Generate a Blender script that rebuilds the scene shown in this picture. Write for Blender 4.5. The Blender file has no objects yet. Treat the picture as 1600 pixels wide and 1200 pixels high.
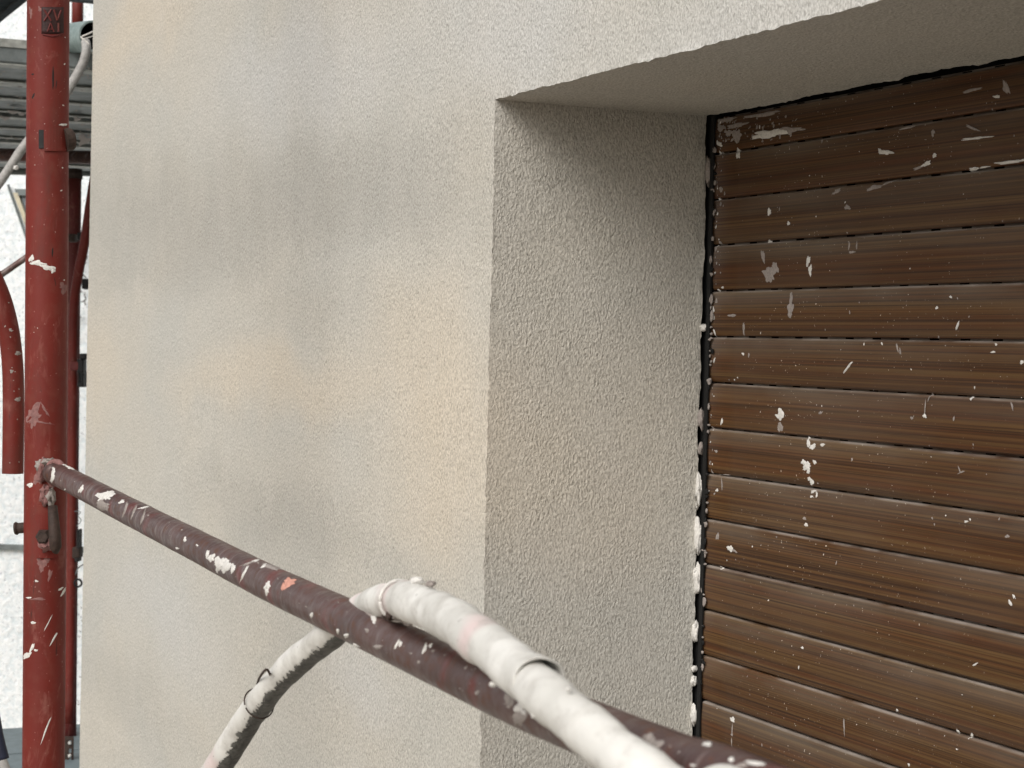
import bpy, bmesh, math, random
import numpy as np
from mathutils import Vector, Matrix
from mathutils.bvhtree import BVHTree

sc = bpy.context.scene
COL = sc.collection
ZC = 5.0                       # height of the scaffold eye level above the street
F = 3057.0                     # focal length in photo pixels
RM = np.array([[0.41259555, 0.91062971, 0.0227696],
               [0.02843913, 0.01210686, -0.99952221],
               [-0.91047028, 0.41304596, -0.02090229]])   # rows: right, down, forward
CAM = np.array([0.0, -0.826, ZC])

# ------------------------------------------------------------------ camera
cd = bpy.data.cameras.new("camera")
cam = bpy.data.objects.new("camera", cd)
COL.objects.link(cam)
cd.sensor_width = 36.0
cd.lens = F / 1600.0 * 36.0
cd.clip_start = 0.05
cd.clip_end = 500.0
cd.dof.use_dof = True
cd.dof.focus_distance = 2.05
cd.dof.aperture_fstop = 24.0
m = Matrix.Identity(4)
for i in range(3):
    m[i][0] = RM[0][i]; m[i][1] = -RM[1][i]; m[i][2] = -RM[2][i]; m[i][3] = CAM[i]
cam.matrix_world = m
sc.camera = cam

# ------------------------------------------------------------------ light
SUN_DIR = Vector((0.44, -0.66, 0.66)).normalized()      # towards the sun
w = bpy.data.worlds.new("World"); sc.world = w; w.use_nodes = True
nt = w.node_tree; nt.nodes.clear()
sky = nt.nodes.new("ShaderNodeTexSky"); sky.sky_type = 'NISHITA'; sky.sun_disc = False
sky.sun_elevation = math.asin(SUN_DIR.z)
sky.sun_rotation = math.atan2(SUN_DIR.x, SUN_DIR.y)
sky.air_density = 1.0; sky.dust_density = 4.0; sky.ozone_density = 1.0
hs = nt.nodes.new("ShaderNodeHueSaturation"); hs.inputs['Saturation'].default_value = 0.38
bg = nt.nodes.new("ShaderNodeBackground"); bg.inputs['Strength'].default_value = 0.105
wo = nt.nodes.new("ShaderNodeOutputWorld")
nt.links.new(sky.outputs[0], hs.inputs['Color']); nt.links.new(hs.outputs[0], bg.inputs[0]); nt.links.new(bg.outputs[0], wo.inputs[0])
sd = bpy.data.lights.new("sun", 'SUN'); sd.energy = 1.32; sd.angle = math.radians(38); sd.color = (1.0, 0.972, 0.925)
so = bpy.data.objects.new("sun", sd); COL.objects.link(so)
so.rotation_euler = SUN_DIR.to_track_quat('Z', 'Y').to_euler(); so.location = (3, -6, 14)
sc.view_settings.view_transform = 'Standard'
try: sc.view_settings.look = 'None'
except Exception: pass
sc.view_settings.gamma = 1.0
sc.view_settings.use_curve_mapping = False
sc.view_settings.exposure = 0.40

# ------------------------------------------------------------------ helpers
rng = np.random.RandomState(7)
def ray(px, py):
    v = np.array([px - 800.0, py - 600.0, F]) @ RM
    return v / (v @ RM[2])
def at(px, py, depth):                      # point at a distance in front of the photographer
    return CAM + ray(px, py) * depth
def on(px, py, axis, val):                  # point on a plane x=, y= or z=
    r = ray(px, py); return CAM + r * ((val - CAM[axis]) / r[axis])

def tag(o, label=None, cat=None, group=None, kind=None):
    if label: o["label"] = label
    if cat: o["category"] = cat
    if group: o["group"] = group
    if kind: o["kind"] = kind
    return o
def empty(name, loc, label=None, cat=None, group=None):
    o = bpy.data.objects.new(name, None); COL.objects.link(o); o.location = Vector(loc)
    o.empty_display_size = 0.1
    return tag(o, label, cat, group)
def link(name, me, mat, parent=None):
    o = bpy.data.objects.new(name, me); COL.objects.link(o)
    if mat is not None and len(me.materials) == 0: me.materials.append(mat)
    if parent is not None:
        o.parent = parent
        o.matrix_parent_inverse = Matrix.Translation(-world_loc(parent))
    return o
def world_loc(o):
    v = Vector((0, 0, 0))
    while o is not None:
        v = v + o.location + (o.matrix_parent_inverse.translation if o.parent else Vector((0, 0, 0)))
        o = o.parent
    return v
def mesh(name, V, Fc, smooth=False):
    me = bpy.data.meshes.new(name)
    me.from_pydata([tuple(map(float, v)) for v in V], [], [tuple(map(int, f)) for f in Fc])
    me.update()
    if smooth: me.polygons.foreach_set("use_smooth", [True] * len(me.polygons))
    return me
def join(parts):
    V = []; Fc = []
    for v, f in parts:
        n = len(V); V += [tuple(p) for p in v]; Fc += [tuple(i + n for i in q) for q in f]
    return V, Fc
def box(x0, x1, y0, y1, z0, z1):
    V = [(x0, y0, z0), (x1, y0, z0), (x1, y1, z0), (x0, y1, z0), (x0, y0, z1), (x1, y0, z1), (x1, y1, z1), (x0, y1, z1)]
    return V, [(0, 3, 2, 1), (4, 5, 6, 7), (0, 1, 5, 4), (1, 2, 6, 5), (2, 3, 7, 6), (3, 0, 4, 7)]
def bevel(me, wdt, seg=2):
    bm = bmesh.new(); bm.from_mesh(me)
    bmesh.ops.bevel(bm, geom=bm.edges[:], offset=wdt, segments=seg, affect='EDGES', profile=0.5)
    bm.to_mesh(me); bm.free(); return me
def frame_for(t):
    up = np.array([0, 0, 1.0]) if abs(t[2]) < 0.9 else np.array([0, 1.0, 0])
    a = np.cross(t, up); a /= np.linalg.norm(a); b = np.cross(a, t); return a, b
def spline(P, n):
    P = np.array(P, float); P = np.vstack([2 * P[0] - P[1], P, 2 * P[-1] - P[-2]])
    out = []
    for i in range(1, len(P) - 2):
        p0, p1, p2, p3 = P[i - 1:i + 3]
        for k in range(n):
            t = k / n
            out.append(0.5 * ((2 * p1) + (-p0 + p2) * t + (2 * p0 - 5 * p1 + 4 * p2 - p3) * t * t + (-p0 + 3 * p1 - 3 * p2 + p3) * t ** 3))
    out.append(P[-2]); return np.array(out)
def tube(P, R, seg=24, cap=True, wob=0.0, seed=1):
    P = np.array(P, float); n = len(P)
    R = np.full(n, R) if np.isscalar(R) else np.array(R, float)
    T = np.gradient(P, axis=0); T /= np.linalg.norm(T, axis=1)[:, None]
    a, b = frame_for(T[0]); V = []; r_ = np.random.RandomState(seed)
    for i in range(n):
        a = a - T[i] * (a @ T[i]); a /= np.linalg.norm(a); b = np.cross(a, T[i])
        for k in range(seg):
            th = 2 * math.pi * k / seg
            V.append(P[i] + (a * math.cos(th) + b * math.sin(th)) * R[i])
    V = np.array(V)
    if wob:
        V = V + noise3(V, 9.0 / max(R) * 0.06, seed)[:, :] * wob
    V = list(V); Fc = []
    for i in range(n - 1):
        for k in range(seg):
            k2 = (k + 1) % seg
            Fc.append((i * seg + k, (i + 1) * seg + k, (i + 1) * seg + k2, i * seg + k2))
    if cap:
        Fc.append(tuple(range(seg))); Fc.append(tuple((n - 1) * seg + k for k in reversed(range(seg))))
    return V, Fc
def _hash(ix, iy, iz, s):
    h = (ix * 374761393 + iy * 668265263 + iz * 2147483647 + s * 974711) & 0xffffffff
    h = ((h ^ (h >> 13)) * 1274126177) & 0xffffffff
    h = h ^ (h >> 16)
    return (h & 0xffff) / 32767.5 - 1.0
def vnoise(P, freq, s=0):
    Q = P * freq + 1000.0; I = np.floor(Q).astype(np.int64); f = Q - I; f = f * f * (3 - 2 * f)
    r = 0
    for dx in (0, 1):
        for dy in (0, 1):
            for dz in (0, 1):
                wgt = (f[:, 0] if dx else 1 - f[:, 0]) * (f[:, 1] if dy else 1 - f[:, 1]) * (f[:, 2] if dz else 1 - f[:, 2])
                r = r + wgt * _hash(I[:, 0] + dx, I[:, 1] + dy, I[:, 2] + dz, s)
    return r
def noise3(P, freq, s=0):
    return np.stack([vnoise(P, freq, s + 11), vnoise(P, freq, s + 23), vnoise(P, freq, s + 37)], 1)

# ------------------------------------------------------------------ materials
class NT:
    def __init__(self, name):
        self.m = bpy.data.materials.new(name); self.m.use_nodes = True
        self.t = self.m.node_tree; self.t.nodes.clear()
        self.out = self.n("ShaderNodeOutputMaterial"); self.b = self.n("ShaderNodeBsdfPrincipled")
        self.l(self.b.outputs[0], self.out.inputs[0])
        self.co = self.n("ShaderNodeTexCoord")
    def n(self, t): return self.t.nodes.new(t)
    def l(self, a, b): self.t.links.new(a, b)
    def map(self, scale=(1, 1, 1), src=None, loc=None):
        mp = self.n("ShaderNodeMapping"); mp.inputs['Scale'].default_value = scale
        if loc: mp.inputs['Location'].default_value = loc
        self.l(src or self.co.outputs['Object'], mp.inputs['Vector']); return mp.outputs[0]
    def noise(self, scale, detail=2, vec=None, rough=0.5, dist=0.0):
        n = self.n("ShaderNodeTexNoise"); n.inputs['Scale'].default_value = scale
        n.inputs['Detail'].default_value = detail; n.inputs['Roughness'].default_value = rough
        n.inputs['Distortion'].default_value = dist
        self.l(vec or self.co.outputs['Object'], n.inputs['Vector']); return n.outputs['Fac']
    def ramp(self, src, a, b, ca=(0, 0, 0, 1), cb=(1, 1, 1, 1)):
        r = self.n("ShaderNodeValToRGB"); e = r.color_ramp.elements
        e[0].position = a; e[1].position = b; e[0].color = ca; e[1].color = cb
        self.l(src, r.inputs[0]); return r.outputs[0]
    def mix(self, fac, a, b, mode='MIX'):
        x = self.n("ShaderNodeMix"); x.data_type = 'RGBA'; x.blend_type = mode
        if isinstance(fac, (int, float)): x.inputs[0].default_value = fac
        else: self.l(fac, x.inputs[0])
        for s, v in ((6, a), (7, b)):
            if isinstance(v, tuple): x.inputs[s].default_value = v if len(v) == 4 else (*v, 1)
            else: self.l(v, x.inputs[s])
        return x.outputs[2]
    def math(self, op, a, b=None, clamp=False):
        x = self.n("ShaderNodeMath"); x.operation = op; x.use_clamp = clamp
        for i, v in enumerate((a, b)):
            if v is None: continue
            if isinstance(v, (int, float)): x.inputs[i].default_value = v
            else: self.l(v, x.inputs[i])
        return x.outputs[0]
    def bump(self, h, dist=0.001, strength=1.0, prev=None):
        b = self.n("ShaderNodeBump"); b.inputs['Distance'].default_value = dist; b.inputs['Strength'].default_value = strength
        self.l(h, b.inputs['Height'])
        if prev: self.l(prev, b.inputs['Normal'])
        return b.outputs[0]
    def done(self, col=None, rough=None, metal=None, normal=None, spec=None):
        for k, v in (('Base Color', col), ('Roughness', rough), ('Metallic', metal), ('Normal', normal), ('Specular IOR Level', spec)):
            if v is None: continue
            if isinstance(v, tuple): self.b.inputs[k].default_value = v if len(v) == 4 else (*v, 1)
            elif isinstance(v, (int, float)): self.b.inputs[k].default_value = v
            else: self.l(v, self.b.inputs[k])
        return self.m

def mat_render():
    """fine worm-grained facade render, reflected light painted in as grey and warm patches"""
    k = NT("wall_render")
    
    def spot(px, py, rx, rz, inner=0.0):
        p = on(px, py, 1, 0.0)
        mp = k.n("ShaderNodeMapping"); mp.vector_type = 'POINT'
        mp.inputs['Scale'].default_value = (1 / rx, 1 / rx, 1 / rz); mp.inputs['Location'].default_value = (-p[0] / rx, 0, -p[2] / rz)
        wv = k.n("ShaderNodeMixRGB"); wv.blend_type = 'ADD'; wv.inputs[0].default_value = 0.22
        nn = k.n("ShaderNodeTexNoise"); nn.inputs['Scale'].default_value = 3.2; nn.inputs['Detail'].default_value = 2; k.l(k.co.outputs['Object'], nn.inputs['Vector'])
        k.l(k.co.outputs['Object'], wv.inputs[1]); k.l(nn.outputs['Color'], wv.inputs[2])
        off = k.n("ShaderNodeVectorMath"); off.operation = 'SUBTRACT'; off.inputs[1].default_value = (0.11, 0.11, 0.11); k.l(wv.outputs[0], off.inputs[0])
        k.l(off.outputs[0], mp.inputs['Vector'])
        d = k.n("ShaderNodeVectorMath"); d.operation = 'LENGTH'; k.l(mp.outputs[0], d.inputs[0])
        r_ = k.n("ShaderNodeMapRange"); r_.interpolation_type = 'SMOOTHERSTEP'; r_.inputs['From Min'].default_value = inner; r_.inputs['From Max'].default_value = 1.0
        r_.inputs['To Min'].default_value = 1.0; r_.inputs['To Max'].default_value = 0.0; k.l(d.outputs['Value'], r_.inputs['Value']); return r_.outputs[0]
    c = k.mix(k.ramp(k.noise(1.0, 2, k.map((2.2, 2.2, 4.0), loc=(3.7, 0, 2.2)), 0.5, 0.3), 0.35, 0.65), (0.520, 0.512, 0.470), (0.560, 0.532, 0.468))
    warm = (0.650, 0.570, 0.455); cool = (0.568, 0.566, 0.545); dim_patch = (0.395, 0.384, 0.348)  # warm, cool and dim light patches put into the wall colour
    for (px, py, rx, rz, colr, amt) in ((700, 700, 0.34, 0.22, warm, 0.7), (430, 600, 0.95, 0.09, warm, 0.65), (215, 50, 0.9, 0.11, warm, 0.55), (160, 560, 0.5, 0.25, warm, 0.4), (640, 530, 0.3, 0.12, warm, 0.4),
                                        (330, 330, 1.5, 0.16, dim_patch, 0.70), (600, 330, 0.55, 0.09, dim_patch, 0.42), (620, 230, 0.5, 0.06, dim_patch, 0.3), (250, 420, 0.9, 0.07, dim_patch, 0.3), (170, 300, 1.2, 0.16, dim_patch, 0.30), (430, 800, 0.8, 0.07, dim_patch, 0.42), (190, 1090, 0.9, 0.12, dim_patch, 0.35), (250, 950, 0.7, 0.16, cool, 0.6), (470, 110, 0.8, 0.13, cool, 0.85), (800, 60, 0.4, 0.14, cool, 0.9), (1200, 0, 0.4, 0.12, cool, 0.7), (560, 1080, 0.3, 0.10, cool, 0.6), (480, 480, 0.4, 0.06, dim_patch, 0.25)):
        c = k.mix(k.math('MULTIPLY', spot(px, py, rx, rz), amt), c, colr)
    st = k.noise(1.0, 3, k.map((18, 18, 8.0)), 0.55)
    c = k.mix(k.ramp(st, 0.35, 0.7, (0, 0, 0, 1), (0.22, 0.22, 0.22, 1)), c, (0.61, 0.58, 0.53))
    g = k.noise(430.0, 2.5, k.map((1, 1, 0.66)), 0.6, 0.5)
    c = k.mix(k.ramp(g, 0.30, 0.60), k.mix(1.0, c, (0.56, 0.555, 0.545), 'MULTIPLY'), c)
    v = k.n("ShaderNodeTexVoronoi"); v.feature = 'SMOOTH_F1'; v.inputs['Scale'].default_value = 400.0
    v.inputs['Smoothness'].default_value = 0.7
    nv = k.n("ShaderNodeTexNoise"); nv.inputs['Scale'].default_value = 120; nv.inputs['Detail'].default_value = 1
    k.l(k.co.outputs['Object'], nv.inputs['Vector'])
    add = k.n("ShaderNodeMixRGB"); add.blend_type = 'ADD'; add.inputs[0].default_value = 0.006
    k.l(k.map((1, 1, 0.60)), add.inputs[1]); k.l(nv.outputs['Color'], add.inputs[2]); k.l(add.outputs[0], v.inputs['Vector'])
    calm = k.ramp(k.noise(14, 2), 0.35, 0.60)
    h = k.math('ADD', k.math('MULTIPLY', v.outputs['Distance'], 1.0), k.math('MULTIPLY', g, 1.1))
    h = k.math('MULTIPLY', h, k.math('ADD', k.math('MULTIPLY', calm, 0.5), 0.6))
    nrm = k.bump(h, 0.0011, 0.72)
    nrm = k.bump(k.noise(30, 2), 0.0010, 0.12, nrm)
    return k.done(c, 0.93, 0.0, nrm, 0.25)
def mat_wood():
    """wood-print roller shutter slats, slightly glossy, dusty, paint-flecked, sky highlights painted on the ledges"""
    k = NT("shutter_wood_print")
    oi = k.n("ShaderNodeObjectInfo")
    off = k.n("ShaderNodeVectorMath"); off.operation = 'MULTIPLY_ADD'
    cmb = k.n("ShaderNodeCombineXYZ")
    for i in range(3): k.l(oi.outputs['Random'], cmb.inputs[i])
    k.l(cmb.outputs[0], off.inputs[0]); off.inputs[1].default_value = (37, 11, 23); k.l(k.co.outputs['Object'], off.inputs[2])
    src = off.outputs[0]
    a = k.noise(1.0, 5, k.map((1.3, 60, 560), src), 0.62, 0.5)
    b = k.noise(1.0, 3, k.map((1.0, 20, 150), src), 0.5, 0.6)
    c = k.mix(k.ramp(b, 0.34, 0.66), (0.080, 0.029, 0.0085), (0.104, 0.056, 0.0200))
    c = k.mix(k.ramp(a, 0.36, 0.58), (0.032, 0.0135, 0.006), c)
    c = k.mix(k.ramp(a, 0.60, 0.80, (0, 0, 0, 1), (0.5, 0.5, 0.5, 1)), c, (0.150, 0.088, 0.038))
    wd = k.noise(1.0, 3, k.map((4, 10, 12), src), 0.5)
    dust = k.math('MULTIPLY', k.ramp(wd, 0.45, 0.75), 0.16)
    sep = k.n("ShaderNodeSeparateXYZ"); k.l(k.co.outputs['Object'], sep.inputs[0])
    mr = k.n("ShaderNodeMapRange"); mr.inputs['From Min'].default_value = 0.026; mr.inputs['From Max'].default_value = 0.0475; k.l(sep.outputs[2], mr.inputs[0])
    c = k.mix(k.math('MULTIPLY', k.math('MULTIPLY', mr.outputs[0], k.ramp(k.noise(1.0, 3, k.map((6, 6, 30), src)), 0.3, 0.7)), 0.42), c, (0.19, 0.165, 0.13))  # paler upper shoulder: sky reflection painted in as a dusty tone
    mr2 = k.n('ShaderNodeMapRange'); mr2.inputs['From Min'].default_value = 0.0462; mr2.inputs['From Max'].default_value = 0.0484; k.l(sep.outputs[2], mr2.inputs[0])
    c = k.mix(k.math('MULTIPLY', k.math('MULTIPLY', mr2.outputs[0], k.ramp(k.noise(1.0, 4, k.map((14, 1, 1), src)), 0.35, 0.6)), 0.8), c, (0.34, 0.30, 0.265))  # pale ledge line: dust plus a skylight highlight put into the colour
    c = k.mix(dust, c, (0.17, 0.145, 0.12))
    fl = k.noise(420, 1.5, k.map((1, 1, 1), src), 0.5)
    fm = k.math('MULTIPLY', k.ramp(fl, 0.735, 0.76), k.ramp(k.noise(9, 2), 0.42, 0.6))
    c = k.mix(fm, c, (0.55, 0.5, 0.43))
    rg = k.math('ADD', k.math('MULTIPLY', wd, 0.25), 0.30)
    nrm = k.bump(a, 0.0003, 0.35)
    nrm = k.bump(k.noise(1.0, 2, k.map((5, 1, 28), src)), 0.0012, 0.35, nrm)
    return k.done(c, rg, 0.0, nrm, 0.24)
def mat_red(name, base, dirt=0.5, spec=0.3):
    k = NT(name)
    n = k.noise(60, 5, None, 0.6); n2 = k.noise(9, 3)
    c = k.mix(k.ramp(n2, 0.35, 0.65), tuple(x * 0.78 for x in base), base)
    c = k.mix(k.math('MULTIPLY', k.ramp(n, 0.50, 0.72), dirt * 0.35), c, (0.20, 0.10, 0.07))
    wear = k.noise(1.0, 5, k.map((28, 28, 9), loc=(3, 1, 6)), 0.7, 0.3)
    c = k.mix(k.math('MULTIPLY', k.ramp(wear, 0.52, 0.70), 0.55), c, (0.085, 0.030, 0.022))
    pale = k.noise(1.0, 5, k.map((40, 40, 16), loc=(8, 5, 1)), 0.7, 0.6)
    c = k.mix(k.math('MULTIPLY', k.ramp(pale, 0.57, 0.72), 0.30), c, (0.36, 0.17, 0.14))
    scr = k.noise(1.0, 3, k.map((180, 180, 22)), 0.6, 1.2)
    c = k.mix(k.ramp(scr, 0.25, 0.30), (0.05, 0.015, 0.012), c)
    chip = k.noise(120, 4, k.map((1, 1, 1), loc=(2, 9, 4)), 0.7)
    c = k.mix(k.ramp(chip, 0.70, 0.73), c, (0.06, 0.035, 0.028))
    sp = k.noise(330, 1.0)
    c = k.mix(k.math('MULTIPLY', k.ramp(sp, 0.75, 0.78), 0.4), c, (0.45, 0.30, 0.27))
    nrm = k.bump(chip, 0.0005, 0.5)
    nrm = k.bump(k.noise(240, 3), 0.0004, 0.35, nrm)
    nrm = k.bump(n2, 0.002, 0.2, nrm)
    return k.done(c, k.ramp(n, 0.3, 0.7, (0.46,) * 3 + (1,), (0.72,) * 3 + (1,)), 0.0, nrm, spec)
def mat_rust():
    k = NT("rusty_brown_steel")
    n = k.noise(30, 5, None, 0.6); n2 = k.noise(120, 4, None, 0.6)
    c = k.mix(k.ramp(n, 0.35, 0.65), (0.060, 0.030, 0.026), (0.110, 0.062, 0.055))
    c = k.mix(k.ramp(n2, 0.55, 0.72), c, (0.115, 0.050, 0.030))
    ring = k.noise(1.0, 4, k.map((190, 16, 16)), 0.6, 0.8)
    msk = k.math('MULTIPLY', k.ramp(ring, 0.54, 0.68), k.ramp(k.noise(11, 2), 0.38, 0.60))
    c = k.mix(k.math('MULTIPLY', msk, 0.55), c, (0.32, 0.28, 0.27))
    red = k.math('MULTIPLY', k.ramp(k.noise(26, 3, k.map((1, 1, 1), loc=(4, 4, 4))), 0.58, 0.68), 0.7)
    c = k.mix(red, c, (0.15, 0.03, 0.026))
    nrm = k.bump(n2, 0.0006, 0.6); nrm = k.bump(k.noise(25, 3), 0.002, 0.35, nrm)
    return k.done(c, k.ramp(n2, 0.3, 0.7, (0.33,) * 3 + (1,), (0.6,) * 3 + (1,)), 0.25, nrm, 0.5)
def mat_plain(name, col, rough=0.8, metal=0.0, var=0.25, scale=80, bd=0.0006, dark=None):
    k = NT(name)
    n = k.noise(scale, 4, None, 0.6)
    dk = dark or tuple(x * (1 - var) for x in col)
    c = k.mix(k.ramp(n, 0.32, 0.68), dk, col)
    return k.done(c, rough, metal, k.bump(k.noise(scale * 2.2, 3), bd, 0.6), 0.4)
def mat_hose():
    k = NT("plastered_black_hose")
    at_ = k.n("ShaderNodeAttribute"); at_.attribute_name = "bare"
    n = k.noise(170, 4, None, 0.65, 0.5); n2 = k.noise(22, 3)
    s = k.math('ADD', at_.outputs['Fac'], k.math('MULTIPLY', k.math('SUBTRACT', n, 0.5), 1.25))
    bare = k.ramp(s, 0.49, 0.55)
    cream = k.mix(k.ramp(n2, 0.35, 0.65), (0.55, 0.54, 0.505), (0.70, 0.69, 0.655))
    cream = k.mix(k.math('MULTIPLY', k.ramp(k.noise(14, 2, k.map((1, 1, 1), loc=(2, 5, 1))), 0.60, 0.72), 0.45), cream, (0.72, 0.45, 0.46))
    cream = k.mix(k.math('MULTIPLY', k.ramp(k.noise(55, 5, k.map((1, 1, 1), loc=(1, 8, 3)), 0.65), 0.48, 0.70), 0.6), cream, (0.36, 0.34, 0.305))
    sp = k.noise(260, 2, k.map((1, 1, 1), loc=(7, 1, 3)))
    cream = k.mix(k.ramp(sp, 0.70, 0.76, (0, 0, 0, 1), (0.7, 0.7, 0.7, 1)), cream, (0.22, 0.2, 0.18))
    blk = k.mix(k.ramp(n, 0.35, 0.7), (0.030, 0.030, 0.028), (0.14, 0.14, 0.13))
    c = k.mix(bare, cream, blk)
    h = k.math('MULTIPLY', k.math('SUBTRACT', 1.0, bare), 1.0)
    nrm = k.bump(h, 0.0007, 0.7); nrm = k.bump(k.noise(120, 4), 0.0008, 0.45, nrm)
    return k.done(c, k.mix(bare, (0.62, 0.62, 0.62), (0.5, 0.5, 0.5)), 0.0, nrm, 0.35)

M = {}
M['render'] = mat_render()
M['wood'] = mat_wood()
M['red'] = mat_red("red_scaffold_paint", (0.150, 0.0165, 0.0105))
M['red2'] = mat_red("weathered_red_paint", (0.12, 0.018, 0.016), 0.8)
M['rust'] = mat_rust()
M['rustdark'] = mat_plain("dark_rusted_iron", (0.055, 0.034, 0.026), 0.7, 0.2, 0.5, 150, 0.0012)
M['black'] = mat_plain("black_rail_gap_shade", (0.004, 0.004, 0.004), 0.8, 0, 0.4)  # black for the guide rails and for the shade in gaps and hollows
M['plaster'] = mat_plain("dried_white_plaster", (0.70, 0.68, 0.64), 0.9, 0, 0.25, 300, 0.0008)
M['plaster2'] = mat_plain("thin_grey_plaster", (0.33, 0.29, 0.265), 0.9, 0, 0.35, 300, 0.0006)
M['plaster3'] = mat_plain("pinkish_plaster", (0.60, 0.30, 0.23), 0.9, 0, 0.25, 300, 0.0006)
M['plaster4'] = mat_plain("reddish_grey_plaster", (0.26, 0.13, 0.12), 0.9, 0, 0.35, 200, 0.0012)
M['hose'] = mat_hose()
M['galv'] = mat_plain("galvanised_deck_steel", (0.20, 0.225, 0.225), 0.6, 0.1, 0.45, 22, 0.0012)
M['lip'] = mat_plain('worn_plank_lip', (0.42, 0.43, 0.40), 0.6, 0.1, 0.5, 40)
M['galv2'] = mat_plain("bluish_grey_deck_steel", (0.20, 0.25, 0.27), 0.6, 0.2, 0.25, 30, 0.0012)
M['pipegrey'] = mat_plain("pale_galvanised_tube", (0.42, 0.50, 0.50), 0.45, 0.4, 0.4, 90, 0.0006, (0.25, 0.34, 0.33))
M['greyhose'] = mat_plain("dusty_grey_conduit", (0.40, 0.39, 0.375), 0.75, 0, 0.35, 120, 0.0008)
M['bouncedeck'] = mat_plain('pale_bounce_deck_steel', (0.56, 0.51, 0.43), 0.8, 0, 0.3, 25, 0.001)  # made paler than the other decks to bounce light up under the lintel
M['navy'] = mat_plain("navy_cable_sheath", (0.010, 0.014, 0.035), 0.6, 0, 0.3)
M['steeldark'] = mat_plain("black_clamp_iron", (0.014, 0.013, 0.013), 0.55, 0.3, 0.4)

def mat_rough_white():
    k = NT("neighbour_white_roughcast")
    n = k.noise(38, 4, None, 0.65)
    c = k.mix(k.ramp(n, 0.34, 0.56), (0.70, 0.77, 0.80), (0.88, 0.91, 0.92))
    d = k.noise(95, 2)
    c = k.mix(k.ramp(d, 0.30, 0.36), (0.44, 0.47, 0.51), c)
    return k.done(c, 0.9, 0, k.bump(n, 0.012, 0.8), 0.2)
M['roughwhite'] = mat_rough_white()
def mat_ground():
    k = NT("street_paving_concrete")
    n = k.noise(3, 6, None, 0.6)
    c = k.mix(k.ramp(n, 0.3, 0.7), (0.27, 0.235, 0.19), (0.37, 0.325, 0.265))
    return k.done(c, 0.9, 0, k.bump(k.noise(40, 4), 0.004, 0.5), 0.2)
M['ground'] = mat_ground()

# ------------------------------------------------------------------ ground
g = link("ground", mesh("ground", [(-150, -150, 0), (150, -150, 0), (150, 150, 0), (-150, 150, 0)], [(0, 1, 2, 3)]), M['ground'])
tag(g, kind='structure')

# ------------------------------------------------------------------ house facade
XC, YD = -1.8792, 0.2539           # jamb plane, depth of the reveal
XL = -3.842                        # outer corner of the house
TOP = ZC + 0.2546                  # underside of the lintel
XR = -0.20                         # right jamb, outside the picture
SILL = ZC - 1.30

def displace(P):
    d = noise3(P, 260, 3) * 0.0002 + noise3(P, 9, 9) * 0.0007
    e = np.clip((P[:, 1] - (YD - 0.012)) / 0.012, 0, 1)[:, None]        # ragged trowelled edge against the shutter
    d = d + noise3(P, 160, 31) * 0.0012 * e + noise3(P, 40, 33) * 0.0014 * e
    # little trowel crumbs along the outer arris
    q = np.clip(1 - (np.abs(P[:, 1]) + np.minimum(np.where(P[:, 2] <= TOP + 0.002, np.abs(P[:, 0] - XC), 1.0), np.where(P[:, 0] >= XC - 0.002, np.abs(P[:, 2] - TOP), 1.0))) / 0.004, 0, 1)[:, None]
    d = d + (noise3(P, 55, 71) * 0.0005 + noise3(P, 190, 73) * 0.0005) * q
    s = np.clip(vnoise(P, 95, 51) - 0.25, 0, 1)[:, None]
    d = d + np.array([[0.0012, -0.0035, -0.0028]]) * s * q
    return P + d
def grid(us, vs, fn):
    U, Vv = np.meshgrid(us, vs, indexing='ij'); P = fn(U.ravel(), Vv.ravel()); P = displace(P)
    nu, nv = len(us), len(vs); i = (np.arange(nu - 1)[:, None] * nv + np.arange(nv - 1)[None, :]).ravel()
    return P, np.stack([i, i + nv, i + nv + 1, i + 1], 1)
def grid_mesh(name, gs):
    Vs = []; Fs = []; n = 0
    for P, Q in gs: Vs.append(P); Fs.append(Q + n); n += len(P)
    V = np.vstack(Vs); Q = np.vstack(Fs)
    me = bpy.data.meshes.new(name); me.vertices.add(len(V)); me.vertices.foreach_set("co", V.ravel())
    me.loops.add(Q.size); me.loops.foreach_set("vertex_index", Q.ravel().astype(np.int32))
    me.polygons.add(len(Q)); me.polygons.foreach_set("loop_start", np.arange(0, Q.size, 4, dtype=np.int32))
    me.polygons.foreach_set("loop_total", np.full(len(Q), 4, dtype=np.int32))
    me.update(calc_edges=True); me.polygons.foreach_set("use_smooth", np.ones(len(Q), dtype=bool)); me.validate(); return me
def fine(a, b, lo, hi, d0, d1, both=True):
    """coordinates from a to b, step d0 inside [lo,hi], growing to d1 outside"""
    xs = [a]
    while xs[-1] < b - 1e-6:
        x = xs[-1]; d = d0 if lo <= x <= hi else min(d1, d0 + 0.25 * min(abs(x - lo), abs(x - hi)))
        xs.append(min(b, x + max(d, d0)))
    return np.array(xs)

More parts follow.
